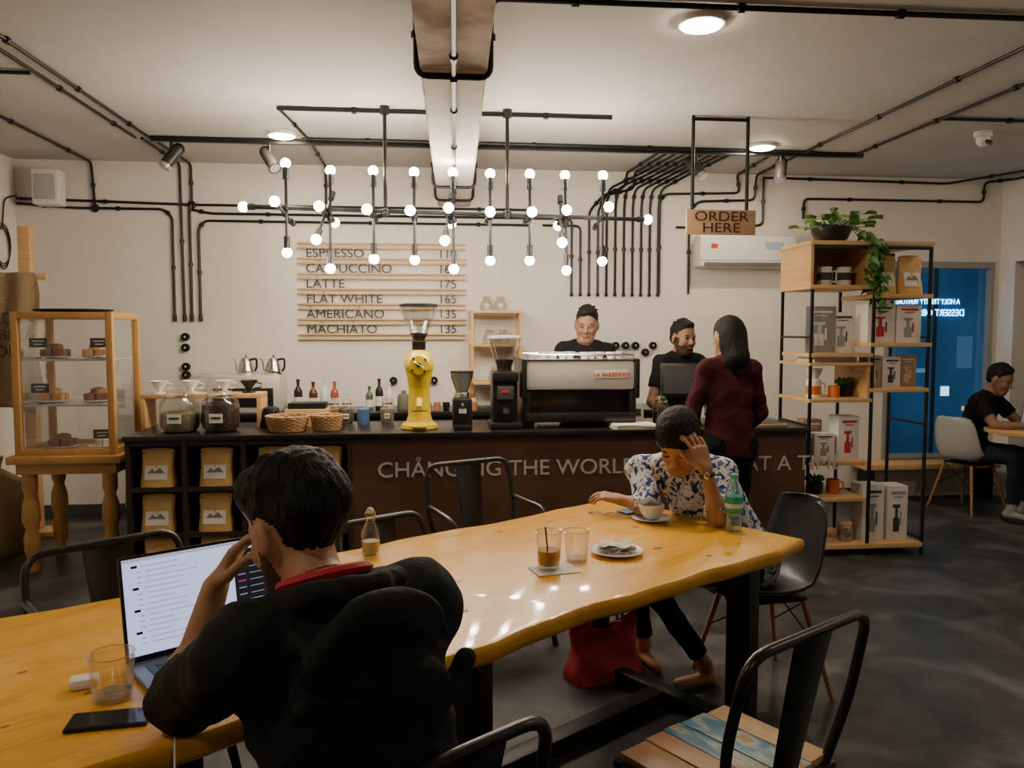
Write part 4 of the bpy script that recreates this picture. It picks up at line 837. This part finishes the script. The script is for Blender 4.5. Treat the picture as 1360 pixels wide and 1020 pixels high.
def person(name,J,mats,headf,headu,hair,sleeve='short',closed=False,fem=False,beard=False,hands=None,bulk=1.,vox=.007,extra=None,hs=1.,fold=.004,sandal=False,hairn=.0014):
    root=bpy.data.objects.new(name,None); bpy.context.scene.collection.objects.link(root)
    h=Hum(vox); J={k:np.array(v,float) for k,v in J.items()}
    side=nrm(J['SR']-J['SL']); mid=(J['SR']+J['SL'])/2; upv=nrm(J['neck']-J['pelvis']); fr_=nrm(np.cross(upv,side))
    w=.88 if fem else 1.
    h.cap(J['HL'],J['HR'],.105*w,.105*w,'bottom',.04)
    for q in'LR':
        h.cap(J['H'+q],J['K'+q],.086*w,.062*w,'bottom',.04); h.cap(J['K'+q],J['A'+q]+(J['K'+q]-J['A'+q])*.12,.060*w,.045*w,'bottom',.03,cut=2)
        h.cap(J['K'+q],J['A'+q],.05*w,.034*w,'skin' if sandal else 'shoe',.02)
        foot='skin' if sandal else 'shoe'
        A_=J['A'+q]; A0=np.array([A_[0],A_[1],J['T'+q][2]]); fd=nrm(J['T'+q]-A0)
        h.cap(A_,A0-fd*.03+np.array([0,0,.008]),.036*w,.034*w,foot,.02); h.cap(A0-fd*.03+np.array([0,0,.005]),J['T'+q],.036*w,.028*w,foot,.02,flat=((0,0,1),.85))
    tb=.135*bulk*w
    h.cap(J['pelvis'],J['chest'],tb*1.05,tb*1.12,'top',.05,flat=(fr_,.74))
    h.cap(J['chest'],mid*.8+J['chest']*.2,tb*1.12,tb*.9,'top',.05,flat=(fr_,.68))
    h.cap(J['SL'],J['SR'],.060*bulk*w,.060*bulk*w,'top',.05)
    for q in'LR': h.cap(J['neck']-upv*.01,J['S'+q],.05*w,.053*bulk*w,'top',.04)
    if fem:
        for sg in(-1,1): h.ell(J['chest']+side*.07*sg+fr_*.075+upv*.03,(.06,.05,.055),np.stack([side,fr_,upv]),'top',.04)
    hc=J['head']; hf=nrm(headf); hu=np.array(headu,float); r_=nrm(np.cross(hf,hu)); hu=np.cross(r_,hf)
    h.cap(J['neck']-upv*.02,hc-hu*.055*hs-hf*.02,.054*w,.050*w,'skin',.02)
    for q in'LR':
        Sx,E,Wr=J['S'+q],J['E'+q],J['W'+q]
        h.cap(Sx,E,.048*w,.040*w,'skin',.02); h.cap(E,Wr,.041*w,.026*w,'skin',.02)
        h.ell(E+(Wr-E)*.25,(.040*w,)*3,np.eye(3),'skin',.03)
        if sleeve=='short': h.cap(Sx,Sx+(E-Sx)*.62,.060*bulk*w,.058*w,'top',.02,cut=2)
        elif sleeve=='long': h.cap(Sx,E,.057*w,.049*w,'top',.03); h.cap(E,Wr-(Wr-E)*.06,.049*w,.036*w,'top',.02,cut=2)
        elif sleeve=='elbow': h.cap(Sx,E,.066*w,.062*w,'top',.02,cut=2)
        elif sleeve=='hoodie': h.cap(Sx,E,.075,.056,'top',.05); h.cap(E,E+(Wr-E)*(.14 if q=='L' else .9),.056,.052,'top',.02,cut=2)
    if hands:
        for q,a in hands.items(): hand(h,J['W'+q],*a[:3],**(a[3] if len(a)>3 else {}))
    H,C,R=head(h,hc,headf,headu,hs,hair,root,mats,closed,fem)
    if extra: extra(h,H,R,J,root)
    def over(P,fl,ut):
        q=(P-C)@R.T/hs
        if beard:
            inh=(np.abs(q[:,0])<.085)&(q[:,1]>-.03)&(q[:,1]<.12)&(q[:,2]>-.15)&(q[:,2]<.02); sk=fl==ut.index('skin')
            low=(q[:,2]<-.045)&(q[:,1]>.0)|((np.abs(q[:,0])>.052)&(q[:,2]<.01)&(q[:,1]>.002)&(q[:,1]<.035))
            lips=(np.abs(q[:,0])<.02)&(q[:,2]>-.069)&(q[:,2]<-.052)
            fl[inh&sk&low&~lips&(q[:,2]>-.125)]=ut.index('beard')
        return fl
    finish(h,'body',mats,root,over,fold,hairn)
    return root
def L2W(base,heading):
    b_=Vector(base); c,s_=math.cos(heading),math.sin(heading)
    return lambda x,y,z:(b_.x+x*c-y*s_,b_.y+x*s_+y*c,b_.z+z)
def standing(base,heading,ht=1.7,lean=0.,sw=.165):
    f=L2W(base,heading); k=ht/1.7; g=lambda x,y,z:f(x*k,y*k+lean*max(0,z-.9),z*k)
    J=dict(pelvis=g(0,0,.95),chest=g(0,0,1.24),neck=g(0,-.015,1.43),head=g(0,.02,1.565),SL=g(-sw,-.01,1.375),SR=g(sw,-.01,1.375),HL=g(-.085,0,.90),HR=g(.085,0,.90),
      KL=g(-.09,.03,.50),KR=g(.09,.03,.50),AL=g(-.09,0,.08),AR=g(.09,0,.08),TL=g(-.10,.14,.03),TR=g(.10,.14,.03),EL=g(-.22,-.02,1.10),ER=g(.22,-.02,1.10),WL=g(-.22,.10,.88),WR=g(.22,.10,.88))
    return J,g
# ---- man with laptop (foreground)
m1=skinmats('man',(.42,.225,.13),(.008,.007,.0065),(.013,.013,.0135),(.02,.022,.03),tspec=.25)
m1['red']=M('red_collar',(.5,.02,.03),.7)
J=dict(pelvis=T(.73,1.19,.56),chest=T(.67,1.22,.90),neck=T(.66,1.30,1.065),head=T(.66,1.415,1.170),SL=T(.50,1.26,1.02),SR=T(.82,1.24,1.03),HL=T(.65,1.20,.54),HR=T(.81,1.20,.54),
  KL=T(.59,1.52,.53),KR=T(.82,1.52,.53),AL=T(.57,1.48,.09),AR=T(.82,1.48,.09),TL=T(.56,1.62,.035),TR=T(.84,1.62,.035),EL=T(.505,1.605,.812),WL=T(.570,1.585,1.035),ER=T(.84,1.46,.835),WR=T(.80,1.68,.79))
def ex1(h,H,R,J,root):
    t=lambda a,n,z:np.array(T(a,n,z))
    av=np.array(T(1,0,0)); nv=np.array(T(0,1,0)); zv=np.array([0,0,1.])
    h.cap(t(.67,1.22,.93),t(.71,1.22,.62),.155,.155,'top',.06)
    # hood: pouch hanging on the back with a rolled rim and two overlapping folds
    h.ell(t(.665,1.115,1.035),(.130,.050,.105),np.stack([av,nrm(nv+zv*.45),nrm(zv-nv*.45)]),'top',.010)
    h.ell(t(.69,1.075,.965),(.075,.036,.065),np.stack([av,nrm(nv+zv*.25),nrm(zv-nv*.25)]),'top',.012)
    h.ell(t(.66,1.19,1.145),(.070,.055,.055),np.stack([av,nv,zv]),'top',.015,sub=True)
    rim=[(.575,1.335,1.045),(.560,1.27,1.085),(.580,1.20,1.112),(.630,1.155,1.122),(.69,1.15,1.122),(.745,1.195,1.112),(.76,1.265,1.085),(.735,1.335,1.045)]
    for p,q in zip(rim[:-1],rim[1:]): h.cap(t(*p),t(*q),.023,.023,'top',.008)
    f2=[(.545,1.21,1.055),(.560,1.135,1.045),(.600,1.085,1.00),(.66,1.06,.975),(.72,1.065,.985),(.785,1.11,1.03),(.80,1.19,1.055)]
    for p,q in zip(f2[:-1],f2[1:]): h.cap(t(*p),t(*q),.014,.014,'top',.008)
    for a0,z0,a1_,z1_ in((.53,.97,.64,.88),(.84,.97,.74,.89),(.56,.84,.74,.80),(.60,.74,.82,.77)):
        h.cap(t(a0,1.11,z0),t(a1_,1.070,z1_),.014,.012,'top',.02)
    for q in(((0,.02,.09),.052),((.03,-.06,.09),.052),((-.03,-.05,.09),.052),((.0,.055,.09),.033),((-.03,.04,.1),.033),((.035,.03,.1),.033),((0,-.09,.05),.052),((.03,-.09,.03),.045),((-.03,-.09,.02),.045)):
        h.ell(H(*q[0]),(q[1],)*3,R,'hair',.035)
    rn=random.Random(4)
    for k in range(60):   # tousled locks
        th=rn.uniform(0,6.28); ph=rn.uniform(.05,1.35); d=np.array([math.sin(ph)*math.cos(th)*.082,math.sin(ph)*math.sin(th)*.098-.032,.055+math.cos(ph)*.088])
        e=d+np.array([rn.uniform(-.022,.022),rn.uniform(-.01,.028),rn.uniform(-.018,.006)])
        if e[2]<.03 and abs(e[0])>.05 and e[1]>-.03: continue
        h.cap(H(*d),H(*e),.0125,.006,'hair',.007)
    fb=B('red_collar'); pts=[]
    for k in range(24):
        a=2*math.pi*k/24; c=T(.66,1.29,1.108); e1=T(1,0,0)*.070; e2=(T(0,1,0)*.85+Vector((0,0,-.35)))*.073
        pts.append(c+e1*math.cos(a)+e2*math.sin(a))
    fb.tube(pts,.012,m1['red'],8,closed=True,sx=1.6); fb.obj(parent=root)
hd=S(-.72,.52,-.42)
person('man_with_laptop',J,m1,(hd.x,hd.y,-.42),(hd.x*.3,hd.y*.3,1),'short',sleeve='hoodie',closed=True,beard=True,vox=.005,bulk=1.05,extra=ex1,fold=.0055,hairn=.0009,hs=.98,
  hands={'L':(T(.09,-.04,.17),T(.8,-.55,.1),T(.1,-.8,.1),dict(curl=(.35,.4,.45,.5),spread=.12)),'R':(T(-.5,.8,-.05),(0,0,-1),T(-1,-.3,0),dict(curl=(.25,.25,.3,.3)))})
# ---- seated woman
flo=rampmat('floral_blouse',[(.015,.03,.14),(.04,.09,.28),(.66,.66,.66),(.70,.70,.69),(.10,.14,.30)],scale=30,rough=.8,detail=3,dist=.8,pos=[.36,.44,.47,.58,.63],spec=.2)
m2=skinmats('woman',(.40,.215,.125),(.009,.007,.006),(.5,.5,.5),(.007,.007,.008),topmat=flo)
m2['watch']=M('watch_strap',(.02,.02,.02),.4)
J=dict(pelvis=S(1.04,3.46,.54),chest=S(.86,3.48,.80),neck=S(.755,3.45,1.0),head=S(.705,3.355,1.078),SL=S(.905,3.40,.94),SR=S(.575,3.53,.93),HL=S(.98,3.38,.53),HR=S(.97,3.55,.53),
  KL=S(.56,3.32,.52),KR=S(.55,3.58,.52),AL=S(.84,3.40,.10),AR=S(.62,3.65,.09),TL=S(.72,3.36,.03),TR=S(.66,3.52,.03),EL=S(.845,3.22,.79),WL=S(.785,3.21,.995),ER=S(.585,3.36,.80),WR=S(.475,3.44,.815))
def ex2(h,H,R,J,root):
    fb=B('wrist_watch'); W_=Vector(J['WL']); E_=Vector(J['EL']); d=(W_-E_).normalized(); c=W_-d*.03; q=d.to_track_quat('Z','Y').to_matrix().to_4x4()
    fb.lathe(c,[(.030,-.008),(.032,-.006),(.032,.006),(.030,.008)],m2['watch'],24,mt=q); fb.ball(c+Vector((-.01,-.028,0)),(.014,.006,.014),chrome)
    fb.obj(parent=root)
    h.cap(H(-.05,.03,.09),H(-.075,.03,-.02),.014,.008,'hair',.02); h.ell(H(0,-.03,.06),(.088,.10,.082),R,'hair',.02)
f=S(-.30,-.60,0)
person('seated_woman_in_floral_blouse',J,m2,(f.x,f.y,-.55),(f.x*.8,f.y*.8,.9),'tied',sleeve='elbow',closed=True,fem=True,vox=.005,extra=ex2,fold=.003,hs=1.06,bulk=1.12,sandal=True,hairn=.0008,
  hands={'L':(S(-.05,.03,.16),S(-.4,.9,.1),S(-.9,-.3,0),dict(curl=(.25,.3,.3,.35),spread=.15,s=.97)),'R':(S(-.5,.1,.10),S(.1,.2,-.9),S(.2,.9,.1),dict(curl=(.4,.45,.5,.5),s=.92))})
# ---- standing customer
m3=skinmats('customer',(.36,.20,.12),(.010,.007,.0065),(.055,.012,.018),(.006,.006,.007))
p=S(1.285,4.70); J,g=standing((p.x,p.y,0),rad(6),1.64,.03,.145)
J['EL']=g(-.225,.04,1.10); J['WL']=g(-.13,.20,1.02); J['ER']=g(.235,.05,1.10); J['WR']=g(.26,.26,.97)
def ex3(h,H,R,J,root):
    h.cap(H(0,-.055,.0),H(.0,-.095,-.13),.076,.066,'hair',.04); h.cap(H(0,-.095,-.13),H(.005,-.11,-.22),.060,.02,'hair',.03,flat=((0,1,0),.7))
    pv=np.array(J['pelvis']); h.cap(pv-np.array([0,0,.10]),pv+np.array([0,0,.1]),.142,.128,'top',.03,flat=((0,1,0),.8),cut=1)
f=Vector(g(0,1,0))-Vector(g(0,0,0))
person('standing_customer',J,m3,(f.x-.1,f.y,-.15),(0,.1,1),'long',sleeve='long',fem=True,vox=.006,extra=ex3,hairn=.0003,hands={'L':((f.x+.3,f.y,.0),(0,0,-1),(1,0,0),dict(s=.92)),'R':((f.x-.3,f.y,-.1),(0,0,-1),(-1,0,0),dict(s=.92))})
# ---- baristas
m4=skinmats('barista',(.25,.135,.08),(.008,.007,.006),(.009,.009,.011),(.02,.02,.025))
p=S(.546,6.02); J,g=standing((p.x,p.y,0),rad(186),1.73,.05)
J['EL']=g(-.25,.06,1.12); J['WL']=g(-.14,.15,1.02); J['ER']=g(.25,.06,1.12); J['WR']=g(.12,.15,1.02)
person('barista',J,m4,(-.22,-.9,-.24),(0,-.24,1),'short',closed=True,vox=.006,hairn=.0008,hs=1.04,hands={'L':((.2,-1,0),(0,0,-1),(1,0,0)),'R':((-.2,-1,0),(0,0,-1),(-1,0,0))})
m5=skinmats('barista_b',(.24,.125,.075),(.008,.007,.006),(.009,.009,.011),(.02,.02,.025))
p=S(1.25,6.02); J,g=standing((p.x,p.y,0),rad(195),1.62,.08)
J['EL']=g(-.26,.04,1.08); J['WL']=g(-.18,.16,.98); J['ER']=g(.26,.04,1.08); J['WR']=g(.16,.16,.98)
person('barista',J,m5,(.35,-.9,-.08),(.1,-.05,1),'short',beard=True,vox=.006,hairn=.0008,hs=1.04,hands={'L':((.2,-1,0),(0,0,-1),(1,0,0)),'R':((-.2,-1,0),(0,0,-1),(-1,0,0))})
# ---- man at far right
m6=skinmats('patron',(.24,.13,.08),(.008,.007,.006),(.008,.008,.009),(.02,.025,.045),shoec=(.3,.3,.3))
bp=S(3.97,6.85); hdg=math.atan2(rt.y-bp.y,rt.x-bp.x)-math.pi/2; f=L2W((bp.x,bp.y,0),hdg)
J=dict(pelvis=f(0,-.05,.53),chest=f(0,.06,.84),neck=f(0,.13,1.02),head=f(0,.21,1.14),SL=f(-.165,.11,.96),SR=f(.165,.11,.96),HL=f(-.09,0,.52),HR=f(.09,0,.52),KL=f(-.11,.40,.52),KR=f(.11,.40,.52),AL=f(-.11,.40,.09),AR=f(.11,.38,.09),TL=f(-.12,.52,.035),TR=f(.12,.50,.035),EL=f(-.22,.28,.77),ER=f(.22,.28,.77),WL=f(-.10,.50,.79),WR=f(.10,.50,.79))
d=Vector(f(0,1,0))-Vector(f(0,0,0)); r=Vector(f(1,0,0))-Vector(f(0,0,0))
person('seated_patron',J,m6,(d.x,d.y,-.4),(d.x*.3,d.y*.3,1),'short',closed=True,vox=.007,hands={'L':((d.x,d.y,0),(0,0,-1),(r.x,r.y,0)),'R':((d.x,d.y,0),(0,0,-1),(-r.x,-r.y,0))})
# ---------------------------------------------------------------- camera & world
cam=bpy.data.cameras.new('camera'); cam.lens=28.06; cam.sensor_width=36; co_=bpy.data.objects.new('camera',cam); bpy.context.scene.collection.objects.link(co_)
co_.location=(0,0,1.55); co_.rotation_euler=(rad(90-3.8),0,rad(-6)); bpy.context.scene.camera=co_; cam.clip_start=.05
w=bpy.data.worlds.new('world'); bpy.context.scene.world=w; w.use_nodes=True; w.node_tree.nodes['Background'].inputs[0].default_value=(.02,.03,.05,1); w.node_tree.nodes['Background'].inputs[1].default_value=.5
print('script secs',time.time()-T0)
